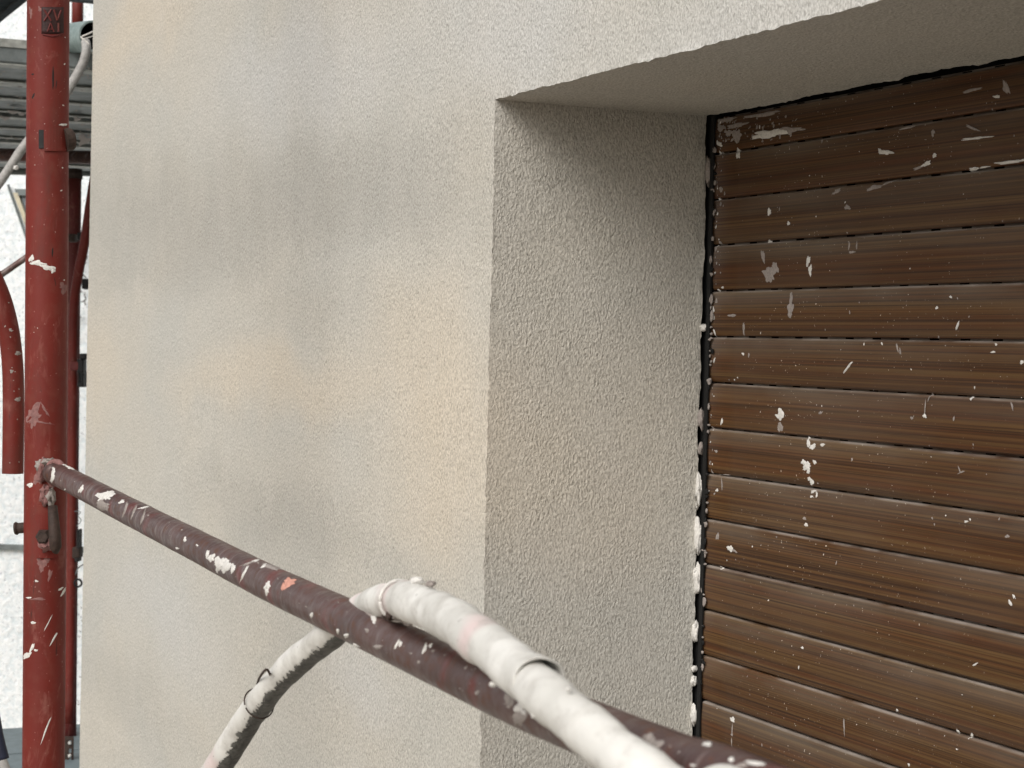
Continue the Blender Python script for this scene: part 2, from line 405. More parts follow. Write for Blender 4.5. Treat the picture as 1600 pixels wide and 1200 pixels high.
house = empty("house_facade", (XL, 0, 0), "beige fine-grained rendered house wall with a deep shuttered window opening", "wall")
zs_full = np.concatenate([np.linspace(0.0, ZC - 1.35, 12)[:-1], fine(ZC - 1.35, ZC + 0.95, ZC - 0.90, ZC + 0.70, 0.004, 0.05), np.linspace(ZC + 0.98, 9.0, 8)])
zs_low = np.concatenate([zs_full[zs_full < TOP - 0.002], [TOP]]); zs_hi = np.concatenate([[TOP], zs_full[zs_full > TOP + 0.002]])
zs_all = np.concatenate([zs_low, zs_hi[1:]])
xs_left = np.concatenate([np.linspace(XL, XL + 0.02, 8)[:-1], np.arange(XL + 0.02, XC - 0.02, 0.0052), np.arange(XC - 0.0195, XC - 0.001, 0.0025), [XC]])
xs_top = np.concatenate([np.arange(XC, -1.05, 0.0032), np.linspace(-1.04, XR, 12)])
xs_out = np.linspace(XR, 3.0, 14)
zs_sill = zs_low[zs_low < SILL]; zs_sill = np.append(zs_sill, SILL)
F_ = lambda U, V: np.stack([U, np.zeros_like(U), V], 1)
face = grid_mesh("render_face", [grid(xs_left, zs_all, F_), grid(xs_top, zs_hi, F_), grid(xs_top[::12].tolist() + [XR], zs_sill, F_), grid(xs_out, np.linspace(0, 9, 20), F_)])
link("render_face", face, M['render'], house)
ys = np.concatenate([np.linspace(0, YD, 110)])
jz = zs_low[zs_low >= SILL]
jz = np.insert(jz, 0, SILL)
jamb = grid_mesh("window_jamb", [grid(ys, jz[::-1].copy(), lambda U, V: np.stack([np.full_like(U, XC), U, V], 1))])
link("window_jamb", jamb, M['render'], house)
soff = grid_mesh("lintel_soffit", [grid(ys, xs_top, lambda U, V: np.stack([V, U, np.full_like(U, TOP)], 1))])
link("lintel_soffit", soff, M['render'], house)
side = grid_mesh("return_wall", [grid(np.linspace(0, 5, 60)[::-1].copy(), zs_all[::3], lambda U, V: np.stack([np.full_like(U, XL), U, V], 1))])
link("return_wall", side, M['render'], house)
jr = mesh("window_jamb", [(XR, 0, SILL), (XR, YD, SILL), (XR, YD, TOP), (XR, 0, TOP)], [(0, 1, 2, 3)]); link("window_jamb", jr, M['render'], house)
sl = mesh("window_sill", *box(XC + 0.004, XR - 0.004, -0.035, YD - 0.002, SILL - 0.03, SILL + 0.002)); link("window_sill", bevel(sl, 0.003), M['galv'], house)
# back and roof of the house block (closes the volume behind the shutter)
bk = mesh("house_core", *box(XL + 0.02, 3.0, YD + 0.30, 5.0, 0.0, 9.0)); link("house_core", bk, M['render'], house)

# ------------------------------------------------------------------ roller shutter
shutter = empty("roller_shutter", (XC, YD, SILL), "closed wood-print roller shutter spattered with white plaster, set back in the window opening", "shutter")
XS0 = XC + 0.014; PITCH = 0.0500; SEAM0 = ZC + 0.1626; YS = YD + 0.004
def slat_prof():
    pr = []                                     # (y, z) from bottom lip to top ledge, y grows into the wall
    pr.append((0.0085, 0.0016)); pr.append((0.0034, 0.0002)); pr.append((0.0014, 0.0010))
    for t in np.linspace(0, 1, 9):
        z = 0.003 + t * 0.0420; pr.append((0.0008 - 0.0017 * math.sin(math.pi * (0.06 + 0.86 * t)), z))
    pr.append((0.0003, 0.0468)); pr.append((0.0012, 0.0480)); pr.append((0.0032, 0.0486)); pr.append((0.0085, 0.0487))
    return pr
PR = slat_prof()
def slat_y(zrel):                               # front surface of a slat, for resting splashes on it
    zs = [p[1] for p in PR[2:-1]]; yy = [p[0] for p in PR[2:-1]]
    return float(np.interp(zrel, zs, yy))
def slat_mesh(x0, x1, seed):
    r = np.random.RandomState(seed); V = []; Fc = []
    xs = np.linspace(0, x1 - x0, 30); sag = noise3(np.stack([xs * 1.0 + seed, xs * 0, xs * 0], 1), 2.2, 3)[:, 0] * 0.0006
    for i, x in enumerate(xs):
        for (y, z) in PR: V.append((x, y + sag[i], z + sag[i] * 0.4))
    n = len(PR)
    for i in range(len(xs) - 1):
        for j in range(n - 1): Fc.append((i * n + j, (i + 1) * n + j, (i + 1) * n + j + 1, i * n + j + 1))
    body_n = len(Fc)
    # end cap
    Fc.append(tuple(range(n))[::-1])
    # linking strip with its row of light slots
    xx = 0.012 + r.rand() * 0.01; y = 0.0085; z0, z1 = 0.0487, 0.0522; prev = 0.0
    def quad(a, b, c, d):
        k = len(V); V.extend([(a, y, c), (b, y, c), (b, y, d), (a, y, d)]); Fc.append((k, k + 1, k + 2, k + 3))
    sw, sp = 0.0140, 0.0455
    while xx < (x1 - x0) - sp:
        quad(prev, xx, z0, z1); quad(xx, xx + sw, z1 - 0.0004, z1); prev = xx + sw; xx += sp
    quad(prev, x1 - x0, z0, z1)
    me = mesh("slat", V, Fc)
    me.polygons.foreach_set("use_smooth", [i < body_n for i in range(len(me.polygons))])
    return me
slat_variants = [slat_mesh(XS0, XR - 0.02, s) for s in range(5)]
slat_i = 0
zz = SEAM0
while zz > SILL:
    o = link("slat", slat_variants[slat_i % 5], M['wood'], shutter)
    o.location = Vector((XS0 + (rng.rand() - 0.5) * 0.004, YS + (rng.rand() - 0.5) * 0.0006, zz))
    slat_i += 1; zz -= PITCH
last_z = zz + PITCH
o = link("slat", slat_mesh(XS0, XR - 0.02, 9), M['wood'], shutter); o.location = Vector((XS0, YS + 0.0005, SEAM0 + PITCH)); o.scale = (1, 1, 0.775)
gr = join([box(XC + 0.0116, XC + 0.0185, YS - 0.0045, YS - 0.0030, SILL, TOP + 0.05), box(XC - 0.02, XC + 0.010, YS + 0.002, YS + 0.006, SILL, TOP + 0.05), box(XC + 0.010, XC + 0.0115, YS + 0.002, YS + 0.035, SILL, TOP + 0.05)])
link("guide_rail", mesh("guide_rail", *gr), M['black'], shutter)
link("guide_rail", mesh("guide_rail", *box(XR - 0.022, XR + 0.004, YS - 0.001, YS + 0.03, SILL, TOP + 0.05)), M['black'], shutter)
link("dark_backing", mesh("dark_backing", *box(XC - 0.03, XR + 0.03, YS + 0.036, YS + 0.05, SILL - 0.05, TOP + 0.3)), M['black'], shutter)  # added black sheet: stops light leaks, stands in for shade behind the slats
link("shutter_box", mesh("shutter_box", *box(XC - 0.03, XR + 0.03, YS + 0.002, YS + 0.035, TOP + 0.045, TOP + 0.3)), M['black'], shutter)

def blob_verts(n, irr, r):
    ph = r.rand() * 6.28; a = []
    for k in range(n):
        t = 2 * math.pi * k / n
        a.append(1 + irr * (0.5 * math.sin(2 * t + ph) + 0.45 * math.sin(3 * t + 1.7 * ph) + 0.4 * math.sin(5 * t + 2.3 * ph)) + irr * (r.rand() - 0.5) * 1.2)
    return np.clip(a, 0.18, 2.0)
def splat_flat(cx, cz, w, h, rot, r, irr=0.4, thick=0.0005, pic=None):
    n = 30 if max(w, h) > 0.006 else 10
    rad = blob_verts(n, irr * (0.62 if n == 30 else 0.8), r); V = []; Fc = []
    ca, sa = math.cos(rot), math.sin(rot)
    def pt(u, v, up):
        x = cx + u * ca - v * sa; z = cz + u * sa + v * ca
        if pic is not None:
            p_ = on(pic[0] + u * ca - v * sa, pic[1] - u * sa - v * ca, 1, YS); x = max(p_[0], XC + 0.019); z = min(p_[2], TOP - 0.003)
        k = math.floor((z - SEAM0) / PITCH); zr = z - SEAM0 - k * PITCH
        return (x, YS + slat_y(zr) - up, z)
    V.append(pt(0, 0, thick))
    for s, up in ((0.55, thick * (0.7 + 0.5 * r.rand())), (1.0, 0.00005)):
        for k in range(n):
            t = 2 * math.pi * k / n; V.append(pt(math.cos(t) * w / 2 * rad[k] * s, math.sin(t) * h / 2 * rad[k] * s, up))
    for k in range(n):
        k2 = (k + 1) % n; Fc.append((0, 1 + k2, 1 + k)); Fc.append((1 + k, 1 + k2, 1 + n + k2, 1 + n + k))
    return V, Fc
YSH = YS
# photographed splashes: pixel centre, size, tilt in the picture
SPL = [(1204, 209, 52, 13, 7), (1235, 203, 45, 8, 5, 1), (1135, 187, 34, 6, 12, 1), (1152, 196, 30, 7, 8, 1), (1121, 224, 15, 8, -15), (1152, 212, 14, 20, -30, 1), (1153, 241, 8, 14, 10), (1192, 179, 60, 6, 12, 1),
       (1128, 200, 14, 8, 30, 1), (1140, 208, 10, 10, 0, 1), (1127, 296, 8, 14, 10, 1), (1385, 238, 22, 7, -8), (1376, 236, 5, 8, 0), (1264, 408, 6, 14, -15), (1267, 422, 5, 18, -10), (1203, 428, 20, 22, 20, 1), (1212, 418, 9, 20, 10, 1), (1193, 400, 6, 18, 8, 1), (1327, 384, 2.5, 18, 0, 1), (1339, 384, 2.5, 18, 0, 1), (1332, 394, 12, 5, 0, 1),
       (1236, 484, 9, 24, 0, 1), (1236, 466, 4, 22, 0, 1), (1366, 293, 26, 6, 14, 1), (1388, 285, 24, 3, 20, 1), (1307, 299, 16, 5, 40, 1), (1448, 256, 16, 6, 35), (1461, 243, 7, 6, 30), (1436, 262, 18, 4, 18, 1), (1573, 137, 8, 24, 15, 1), (1558, 151, 10, 5, 10), (1520, 141, 34, 4, 12, 1), (1526, 216, 44, 4, 5), (1458, 208, 5, 12, 10, 1), (1418, 199, 26, 4, 12, 1), (1519, 264, 14, 6, 10), (1537, 261, 14, 3, 8), (1579, 253, 46, 5, 6), (1600, 250, 12, 4, 6), (1520, 200, 22, 4, -25, 1),
       (1203, 331, 6, 10, 0), (1325, 324, 8, 8, 0, 1), (1233, 349, 5, 5, 0), (1200, 377, 7, 4, 0), (1145, 493, 13, 4, 8, 1), (1162, 514, 3, 20, 0, 1), (1327, 573, 2.6, 20, -38), (1323, 578, 3, 10, -38), (1402, 543, 2.5, 14, 12, 1), (1407, 549, 3, 10, 15, 1), (1497, 509, 3, 13, -20), (1552, 550, 8, 3.5, 15), (1598, 566, 8, 6, 30), (1486, 464, 4, 4, 0), (1465, 481, 5, 4, 0), (1556, 538, 5, 4, 0),
       (1446, 650, 5, 7, 0), (1446, 636, 1.6, 20, 0, 1), (1452, 620, 2, 14, -25, 1), (1426, 653, 5, 4, 0, 1), (1516, 622, 5, 5, 0), (1581, 634, 3, 12, 15, 1), (1221, 647, 10, 16, 0), (1216, 650, 8, 6, 0), (1219, 668, 10, 13, 0, 1), (1263, 692, 6, 14, 15), (1270, 698, 8, 9, -30), (1285, 695, 8, 4, 25), (1262, 729, 12, 12, 0), (1258, 723, 10, 8, -40), (1274, 722, 7, 5, -30), (1264, 736, 5, 8, 0), (1268, 753, 7, 9, 0), (1264, 748, 4, 6, 0), (1270, 768, 7, 5, 20), (1276, 773, 3, 8, 0), (1268, 776, 4, 4, 0),
       (1258, 810, 5, 5, 0, 1), (1260, 820, 5, 6, 0), (1128, 659, 4, 11, -20), (1122, 838, 5, 10, 0, 1), (1142, 857, 9, 9, -40), (1149, 861, 10, 3, -35, 1), (1145, 1124, 8, 9, 0), (1145, 1140, 2, 18, 0, 1), (1144, 1160, 2, 20, 0, 1), (1145, 1148, 4, 5, 0, 1), (1585, 932, 4, 6, 20), (1580, 942, 3, 12, 20), (1525, 1038, 14, 3, 30), (1495, 1143, 5, 6, 0), (1516, 1150, 4, 9, -40), (1401, 1110, 4, 4, 0), (1320, 1134, 2.5, 24, 0, 1), (1420, 1195, 4, 4, 0), (1510, 815, 5, 4, 0),
       (1503, 738, 12, 2, 20, 1), (1500, 734, 2, 10, 20, 1), (1575, 838, 8, 4, 0, 1), (1254, 1012, 4, 4, 0), (1202, 938, 3, 3, 0), (1283, 645, 6, 4, 0, 1), (1126, 888, 3, 8, 20), (1130, 742, 20, 1.6, 0, 1), (1128, 756, 1.6, 22, 8, 1), (1121, 766, 5, 4, 0), (1120, 705, 5, 4, 0, 1), (1110, 250, 5, 40, 2, 1), (1108, 372, 8, 16, 5, 1), (1107, 358, 6, 12, 0, 1), (1107, 580, 3, 30, 3), (1162, 553, 4, 4, 0), (1171, 555, 2, 8, 0, 1)]
n_photo = len(SPL); r = np.random.RandomState(5)
for _ in range(190):                                 # crumbs down the guide edge
    y = 190 + 590 * r.rand() ** 1.1; s = 2 + 5 * r.rand() ** 2
    SPL.append((1112 - (y - 190) * 0.0155 + abs(r.randn()) * (9 if y < 500 else 3), y, s * 0.9, s * (0.7 + 1.3 * r.rand()), r.randn() * 30, 1 if r.rand() < 0.65 else 0))
for _ in range(90):                                  # rough smear of render at the top left
    SPL.append((1115 + 130 * r.rand() ** 1.3, 182 + 40 * r.rand(), 2 + 7 * r.rand() ** 2, 1.5 + 4 * r.rand() ** 2, r.randn() * 50, 1))
for _ in range(170):                                 # fine spatter
    s = 1.2 + 3.2 * r.rand() ** 3
    SPL.append((1112 + 488 * r.rand(), 150 + 1050 * r.rand() ** 1.15, s, s * (0.6 + 1.5 * r.rand() ** 2), r.randn() * 30, 1 if r.rand() < 0.55 else 0))
A = {0: [], 1: []}; q_rand = np.random.RandomState(99)
for s_i, s in enumerate(SPL):
    px, py, w_, h_, rot = s[:5]; m_ = s[5] if len(s) > 5 else 0
    p = on(px, py, 1, YS)
    if p[2] > TOP - 0.004: continue
    if p[0] < XC + 0.022:
        if p[0] < XC + 0.016: continue
        p[0] = max(p[0], XC + 0.0195 + abs(q_rand.randn()) * 0.003)
    q2 = on(px, py + 1, 1, YS); e_ = abs(q2[2] - p[2])
    if s_i < n_photo: A[m_].append(splat_flat(0, 0, w_, h_, math.radians(rot), r, 0.5, 0.0010 if max(w_, h_) > 9 and m_ == 0 else 0.0004, (px, py)))
    else: A[m_].append(splat_flat(p[0], p[2], w_ * e_, h_ * e_, math.radians(rot), r, 0.4, 0.0004))
tag(link("plaster_spatter", mesh("plaster_spatter", *join(A[0]), smooth=True), M['plaster'], shutter), kind='stuff')
tag(link("plaster_film", mesh("plaster_film", *join(A[1]), smooth=True), M['plaster2'], shutter), kind='stuff')

# lumps of filler squeezed out beside the slat ends
def lump(cx, cy, cz, rx, ry, rz, seed):
    bm = bmesh.new(); bmesh.ops.create_icosphere(bm, subdivisions=3, radius=1.0)
    P = np.array([v.co[:] for v in bm.verts]); nz = noise3(P + seed * 7.7, 2.1, seed) * 0.34 + noise3(P + seed, 5.5, seed + 3) * 0.18
    P = (P + nz) * np.array([rx, ry, rz]) + np.array([cx, cy, cz])
    for v, q in zip(bm.verts, P): v.co = q
    me = bpy.data.meshes.new("filler_lump"); bm.to_mesh(me); bm.free()
    me.polygons.foreach_set("use_smooth", [True] * len(me.polygons)); return me
for i, (px, py, w_, h_) in enumerate([(1091.5, 768, 11, 50), (1090.5, 838, 13, 52), (1088.5, 903, 12, 42), (1087, 985, 8, 30), (1085, 1062, 6, 17), (1086, 1044, 4, 10), (1084.5, 1116, 8, 32), (1108, 268, 6, 44), (1101, 512, 9, 12), (1096, 655, 6, 34), (1096, 700, 5, 20)]):
    p = on(px, py, 1, YS); a = on(px + w_ / 2, py, 1, YS); b = on(px, py - h_ / 2, 1, YS)
    link("filler_lump", lump(p[0] + 0.0040, YS - 0.0030, p[2], abs(a[0] - p[0]) * 0.9, 0.0035, abs(b[2] - p[2]), i + 1), M['plaster'] if i not in (7, 9, 10) else M['plaster2'], shutter)

cr_ = []; r = np.random.RandomState(41)
for _ in range(85):
    z_ = TOP - 0.02 - 0.62 * r.rand(); bm = bmesh.new(); bmesh.ops.create_icosphere(bm, subdivisions=2, radius=1.0)
    P = np.array([v.co[:] for v in bm.verts]); P = P + noise3(P + _ * 3.3, 2.3, _) * 0.4
    P = P * np.array([0.0016 + 0.0030 * r.rand(), 0.0012, 0.0012 + 0.0055 * r.rand() ** 2]) + np.array([XC + 0.0185 + r.randn() * 0.0018, YS - 0.0040 + 0.0015 * r.rand(), z_])
    cr_.append((P, [[v.index for v in f.verts] for f in bm.faces])); bm.free()
tag(link("edge_crumbs", mesh("edge_crumbs", *join(cr_[:50]), smooth=True), M['plaster2'], shutter), kind='stuff')
tag(link("edge_crumbs", mesh("edge_crumbs", *join(cr_[50:]), smooth=True), M['black'], shutter), kind='stuff')

# ------------------------------------------------------------------ splashes thrown on round things
def bvh_of(V, Fc): return BVHTree.FromPolygons([Vector(tuple(map(float, v))) for v in V], [list(f) for f in Fc])
def splat_cast(bvh, px, py, w, h, rot, r, irr=0.45, thick=0.0006):
    n = 30 if max(w, h) > 7 else 10
    rad = blob_verts(n, irr * (0.68 if n == 30 else 0.9), r); ca, sa = math.cos(rot), math.sin(rot); V = []; Fc = []
    O = Vector(CAM)
    def hit(u, v, up):
        x = px + u * ca - v * sa; y = py + u * sa + v * ca
        h_ = bvh.ray_cast(O, Vector(ray(x, y)).normalized())
        if h_[0] is None: return None
        return h_[0] + h_[1] * up
    c = hit(0, 0, thick)
    if c is None: return None
    V.append(c)
    for s, up in ((0.6, thick * 0.9), (1.0, 0.00006)):
        for k in range(n):
            t = 2 * math.pi * k / n; q = None; sc_ = 1.0
            while q is None and sc_ > 0.05:
                q = hit(math.cos(t) * w / 2 * rad[k] * s * sc_, math.sin(t) * h / 2 * rad[k] * s * sc_, up); sc_ *= 0.8
            V.append(q if q is not None else c)
    for k in range(n):
        k2 = (k + 1) % n; Fc.append((0, 1 + k, 1 + k2)); Fc.append((1 + k, 1 + n + k, 1 + n + k2, 1 + k2))
    return [tuple(v) for v in V], Fc

# ------------------------------------------------------------------ main scaffold post
pt_, pb_ = at(75.5, 0, 2.27), at(68, 1200, 2.27)
pd = (pb_ - pt_) / (pb_[2] - pt_[2])            # per metre of height
def post_at(z): return pt_ + pd * (z - pt_[2])
post = empty("scaffold_post", post_at(ZC - 1.09), "thick red scaffold post with stamped mark and clamp, splashed with plaster, nearest the camera", "scaffold post")
PZ = [ZC - 1.09, ZC - 0.6, ZC, ZC + 0.4, ZC + 1.6]
pv, pf = tube([post_at(z) for z in np.linspace(ZC - 1.09, ZC + 1.6, 30)], 0.02415, 64)
link("tube", mesh("tube", pv, pf, True), M['red'], post)
pbvh = bvh_of(pv, pf)
def cast(px, py, up=0.0):
    h_ = pbvh.ray_cast(Vector(CAM), Vector(ray(px, py)).normalized())
    return None if h_[0] is None else np.array(h_[0] + h_[1] * up)
def plate(px0, px1, py0, py1, up0, up1, nx=8, ny=8, shrink=0.0):
    """curved plate hugging the post over a patch"""
    V = []; Fc = []
    for up in (up0, up1):
        for j in range(ny + 1):
            for i in range(nx + 1):
                V.append(cast(px0 + (px1 - px0) * i / nx, py0 + (py1 - py0) * j / ny, up))
    N = (nx + 1) * (ny + 1); id_ = lambda s, i, j: s * N + j * (nx + 1) + i
    for j in range(ny):
        for i in range(nx):
            Fc.append((id_(1, i, j), id_(1, i, j + 1), id_(1, i + 1, j + 1), id_(1, i + 1, j)))
    for j in range(ny):
        Fc.append((id_(0, 0, j), id_(0, 0, j + 1), id_(1, 0, j + 1), id_(1, 0, j))); Fc.append((id_(1, nx, j), id_(1, nx, j + 1), id_(0, nx, j + 1), id_(0, nx, j)))
    for i in range(nx):
        Fc.append((id_(1, i, 0), id_(1, i + 1, 0), id_(0, i + 1, 0), id_(0, i, 0))); Fc.append((id_(0, i, ny), id_(0, i + 1, ny), id_(1, i + 1, ny), id_(1, i, ny)))
    return V, Fc
# stamped pad: rim and the raised strokes
M['stamp'] = mat_plain("dirt_filled_stamp", (0.035, 0.008, 0.007), 0.6, 0, 0.5, 200, 0.0008)
link("stamped_pad", mesh("stamped_pad", *plate(65, 99, 11, 53, -0.001, 0.0005), True), M['stamp'], post)
def stroke(pts, wpx, up=0.0016):
    V = []; Fc = []; pts = np.array(pts, float)
    for k in range(len(pts) - 1):
        a, b = pts[k], pts[k + 1]; t = (b - a) / np.linalg.norm(b - a); n = np.array([-t[1], t[0]]) * wpx / 2; N = 4; base = len(V)
        for i in range(N + 1):
            c = a + (b - a) * i / N
            for s, u in ((-1, 0.0), (-0.7, up), (0.7, up), (1, 0.0)):
                q = cast(*(c + n * s), u); V.append(q if q is not None else cast(*c, u))
        for i in range(N):
            for j in range(3): Fc.append((base + i * 4 + j, base + i * 4 + j + 1, base + (i + 1) * 4 + j + 1, base + (i + 1) * 4 + j))
    return V, Fc
letters = [stroke([(69, 15), (80, 33)], 3), stroke([(80, 15), (69, 33)], 3), stroke([(84, 15), (89, 32), (95, 16)], 3),
           stroke([(74, 50), (79, 36), (84, 50)], 2.6), stroke([(76, 46), (82, 46)], 2), stroke([(91, 36), (91, 50)], 3), stroke([(67, 54), (82, 57), (98, 53)], 3, 0.001)]
link("stamped_letters", mesh("stamped_letters", *join(letters), True), M['red2'], post)
# sleeve clamp at y 197-235 with its bolt head and slot
link("clamp_plate", mesh("clamp_plate", *plate(69, 104, 199, 236, -0.001, 0.0022), False), M['red'], post)
link("clamp_plate", mesh("clamp_plate", *plate(61, 69, 203, 232, -0.001, 0.0010, 3, 6), False), M['steeldark'], post)
bx0, bx1 = at(100, 219, 2.262), at(113.5, 217, 2.268)
bv, bf = tube([bx0, bx0 * 0.3 + bx1 * 0.7, bx0 * 0.05 + bx1 * 0.95, bx1], [0.0135, 0.0135, 0.012, 0.009], 18)
link("bolt", mesh("bolt", bv, bf, False), M['rustdark'], post)
sb = []
rr = np.random.RandomState(3)
for a in [(57, 411, 18, 8, 10), (49, 404, 8, 10, 20), (74, 418, 22, 8, 15), (83, 423, 8, 6, 0), (66, 412, 12, 4, 12)]:
    sb.append(splat_cast(pbvh, *a[:4], math.radians(a[4]), rr))
for _ in range(13):
    s = 1.0 + 1.8 * rr.rand() ** 2; sb.append(splat_cast(pbvh, 42 + 60 * rr.rand(), 1190 * rr.rand(), s, s * (0.7 + rr.rand()), rr.rand(), rr, 0.3, 0.0003))
for a in [(84, 998, 3, 22, 30), (72, 1140, 2.2, 46, 20), (52, 973, 9, 3.5, 5), (57, 908, 5, 4, 0), (99, 925, 4, 14, 30), (95, 920, 3, 10, 60), (42, 1024, 14, 8, -40), (50, 1012, 14, 5, -60), (75, 974, 1.3, 30, 28), (47, 758, 8, 8, 0), (99, 195, 11, 4, 0), (56, 1016, 6, 4, 10), (45, 934, 8, 3, 0)]:
    sb.append(splat_cast(pbvh, *a[:4], math.radians(a[4]), rr, 0.35, 0.0004))
sb = [s for s in sb if s]
tag(link("plaster_spatter", mesh("plaster_spatter", *join(sb), smooth=True), M['plaster'], post), kind='stuff')
sb = []
for a in [(64, 882, 12, 18, -20), (72, 876, 10, 20, 30), (78, 898, 7, 14, 10), (60, 745, 14, 22, 0), (52, 650, 22, 36, 10), (100, 450, 14, 12, 40), (60, 936, 22, 4, 5), (70, 640, 20, 4, 60), (66, 660, 24, 3, 10), (48, 20, 5, 14, 0), (62, 14, 4, 9, 0)]:
    s = splat_cast(pbvh, *a[:4], math.radians(a[4]), rr, 0.6, 0.0004)
    if s: sb.append(s)
tag(link("dried_smear", mesh("dried_smear", *join(sb), smooth=True), M['plaster4'], post), kind='stuff')
sb = [s for s in [splat_cast(pbvh, *a[:4], math.radians(a[4]), rr, 0.2, 0.0002) for a in [(83, 122, 3, 34, 0), (52, 150, 3, 9, 20), (51, 116, 4, 3, 0), (82, 394, 2.5, 14, 5), (88, 132, 1.2, 14, 8)]] if s]
tag(link("paint_chip", mesh("paint_chip", *join(sb)), M['steeldark'], post), kind='stuff')
# lower bracket: welded lug, nut, wedge tongue, and the pin sticking out to the left
link("lug_plate", mesh("lug_plate", *plate(58, 90, 790, 872, -0.001, 0.0018, 8, 10), False), M['red'], post)
nv_ = at(67, 839, 2.235); fw = RM[2]
nn, nf = tube([nv_ + fw * 0.012, nv_, nv_ - fw * 0.004], [0.0088, 0.0088, 0.0065], 6); link("nut", mesh("nut", nn, nf), M['rustdark'], post)
wt = [at(82, 792, 2.232), at(84, 815, 2.226), at(86, 840, 2.222), at(87, 856, 2.222), at(87, 863, 2.226)]
wv, wf = tube(wt, [0.0055, 0.0062, 0.0068, 0.0065, 0.0035], 14, True, 0.0008, 4); link("wedge", mesh("wedge", wv, wf, True), M['rustdark'], post)
p0, p1 = at(52, 823, 2.27), at(23, 826, 2.27)
nn, nf = tube([p0, p0 * .2 + p1 * .8, p0 * .1 + p1 * .9, p1], [0.0062, 0.0062, 0.0078, 0.0068], 16); link("pin", mesh("pin", nn, nf, False), M['rustdark'], post)
for i, (a, b, sx, sz, mt) in enumerate([(66, 735, 9, 22, 'plaster4'), (62, 728, 8, 12, 'plaster2'), (75, 722, 14, 8, 'plaster2'), (70, 772, 10, 20, 'plaster4'), (79, 776, 11, 18, 'plaster2'), (74, 848, 16, 16, 'plaster4')]):
    c = at(a, b, 2.243); s_ = 2.24 / F
    link("plaster_lump", lump(c[0], c[1], c[2], sx * s_ * 0.8, sx * s_ * 0.8, sz * s_ * 0.8, 20 + i), M[mt], post)

# ------------------------------------------------------------------ guard rail (rusty brown tube, nearly parallel to the wall)
rail = empty("guard_rail", at(80, 739, 2.243), "rusty brown guard rail tube spattered with plaster, running from the red post across the wall", "guard rail")
RPX = [(84, 738, 2.238), (102, 747, 2.205), (200, 798, 1.93), (300, 849, 1.70), (417, 909, 1.478), (533, 963, 1.300), (617, 1003, 1.195), (700, 1042, 1.105), (800, 1089, 1.012), (904, 1132, 0.93), (1060, 1196, 0.83), (1200, 1246, 0.76)]
RP_ = [at(*a) for a in RPX]; RP = spline(RP_ + [RP_[-1] + np.array([0.35, 0.0, -0.006]), RP_[-1] + np.array([0.95, 0.01, -0.014])], 14)
RRAD = 0.0134
rv, rf = tube(RP, RRAD, 48, True, 0.00022, 3)
link("tube", mesh("tube", rv, rf, True), M['rust'], rail)
rbvh = bvh_of(rv, rf)
c0 = at(83, 738, 2.236)
hk, hf = tube(spline([at(83, 760, 2.243), at(76, 745, 2.236), at(75, 732, 2.232), at(80, 724, 2.232), at(90, 722, 2.23), at(99, 729, 2.22)], 6), 0.0036, 12, True, 0.0004, 8)
link("hook", mesh("hook", hk, hf, True), M['plaster4'], rail)
S = {k: [] for k in ('plaster', 'plaster2', 'plaster3')}
rr = np.random.RandomState(12)
for a in [('plaster', 163, 775, 24, 14, -10), ('plaster', 171, 770, 12, 8, 0), ('plaster', 82, 745, 5, 20, 12), ('plaster', 84, 735, 5, 10, 0), ('plaster', 97, 724, 14, 5, 20), ('plaster', 110, 731, 14, 4, 20), ('plaster', 127, 764, 6, 12, 20), ('plaster', 190, 784, 4, 12, 60),
          ('plaster', 330, 872, 10, 14, 10), ('plaster', 342, 881, 16, 22, 20), ('plaster', 354, 884, 16, 18, 20), ('plaster', 364, 888, 8, 12, 10), ('plaster', 324, 866, 5, 12, 20), ('plaster', 418, 915, 9, 12, 10), ('plaster', 417, 924, 6, 10, 10), ('plaster3', 451, 911, 26, 12, -25), ('plaster3', 443, 917, 8, 10, 0),
          ('plaster', 487, 961, 4, 9, 0), ('plaster2', 345, 925, 12, 4, 30), ('plaster', 381, 897, 3, 30, 25), ('plaster2', 392, 879, 34, 3, -20), ('plaster', 400, 876, 20, 2.4, -22), ('plaster2', 425, 886, 26, 8, 15), ('plaster', 413, 884, 10, 4, -30), ('plaster2', 209, 800, 3, 26, 20), ('plaster2', 224, 806, 3, 30, 20), ('plaster', 225, 793, 16, 2, -12), ('plaster2', 196, 795, 4, 22, 20),
          ('plaster2', 160, 790, 22, 16, 20), ('plaster', 289, 843, 4, 8, 20), ('plaster', 277, 857, 5, 4, 30), ('plaster', 308, 852, 4, 4, 0), ('plaster', 620, 1008, 3, 14, 25), ('plaster', 626, 1006, 5, 8, 20), ('plaster', 664, 1013, 5, 15, 20), ('plaster', 673, 1009, 4, 8, 30), ('plaster', 584, 967, 9, 12, 10), ('plaster2', 573, 985, 7, 7, 0), ('plaster', 541, 993, 6, 8, 0), ('plaster', 528, 986, 4, 8, 0), ('plaster', 556, 1008, 10, 4, 20), ('plaster2', 575, 957, 34, 5, 24), ('plaster2', 590, 1011, 12, 8, 0),
          ('plaster', 811, 1104, 12, 20, 30), ('plaster2', 797, 1092, 14, 34, 10), ('plaster2', 812, 1122, 16, 30, 20), ('plaster', 817, 1112, 5, 18, -30), ('plaster', 1105, 1163, 14, 6, 10), ('plaster2', 1020, 1165, 22, 30, 30), ('plaster2', 1012, 1152, 14, 14, 0), ('plaster', 1180, 1193, 26, 7, 6), ('plaster', 1143, 1187, 9, 7, 0), ('plaster2', 1160, 1196, 18, 7, 0), ('plaster', 1082, 1196, 7, 5, 0)]:
    s = splat_cast(rbvh, a[1], a[2], a[3], a[4], math.radians(a[5]), rr, 0.5, 0.0007)
    if s: S[a[0]].append(s)
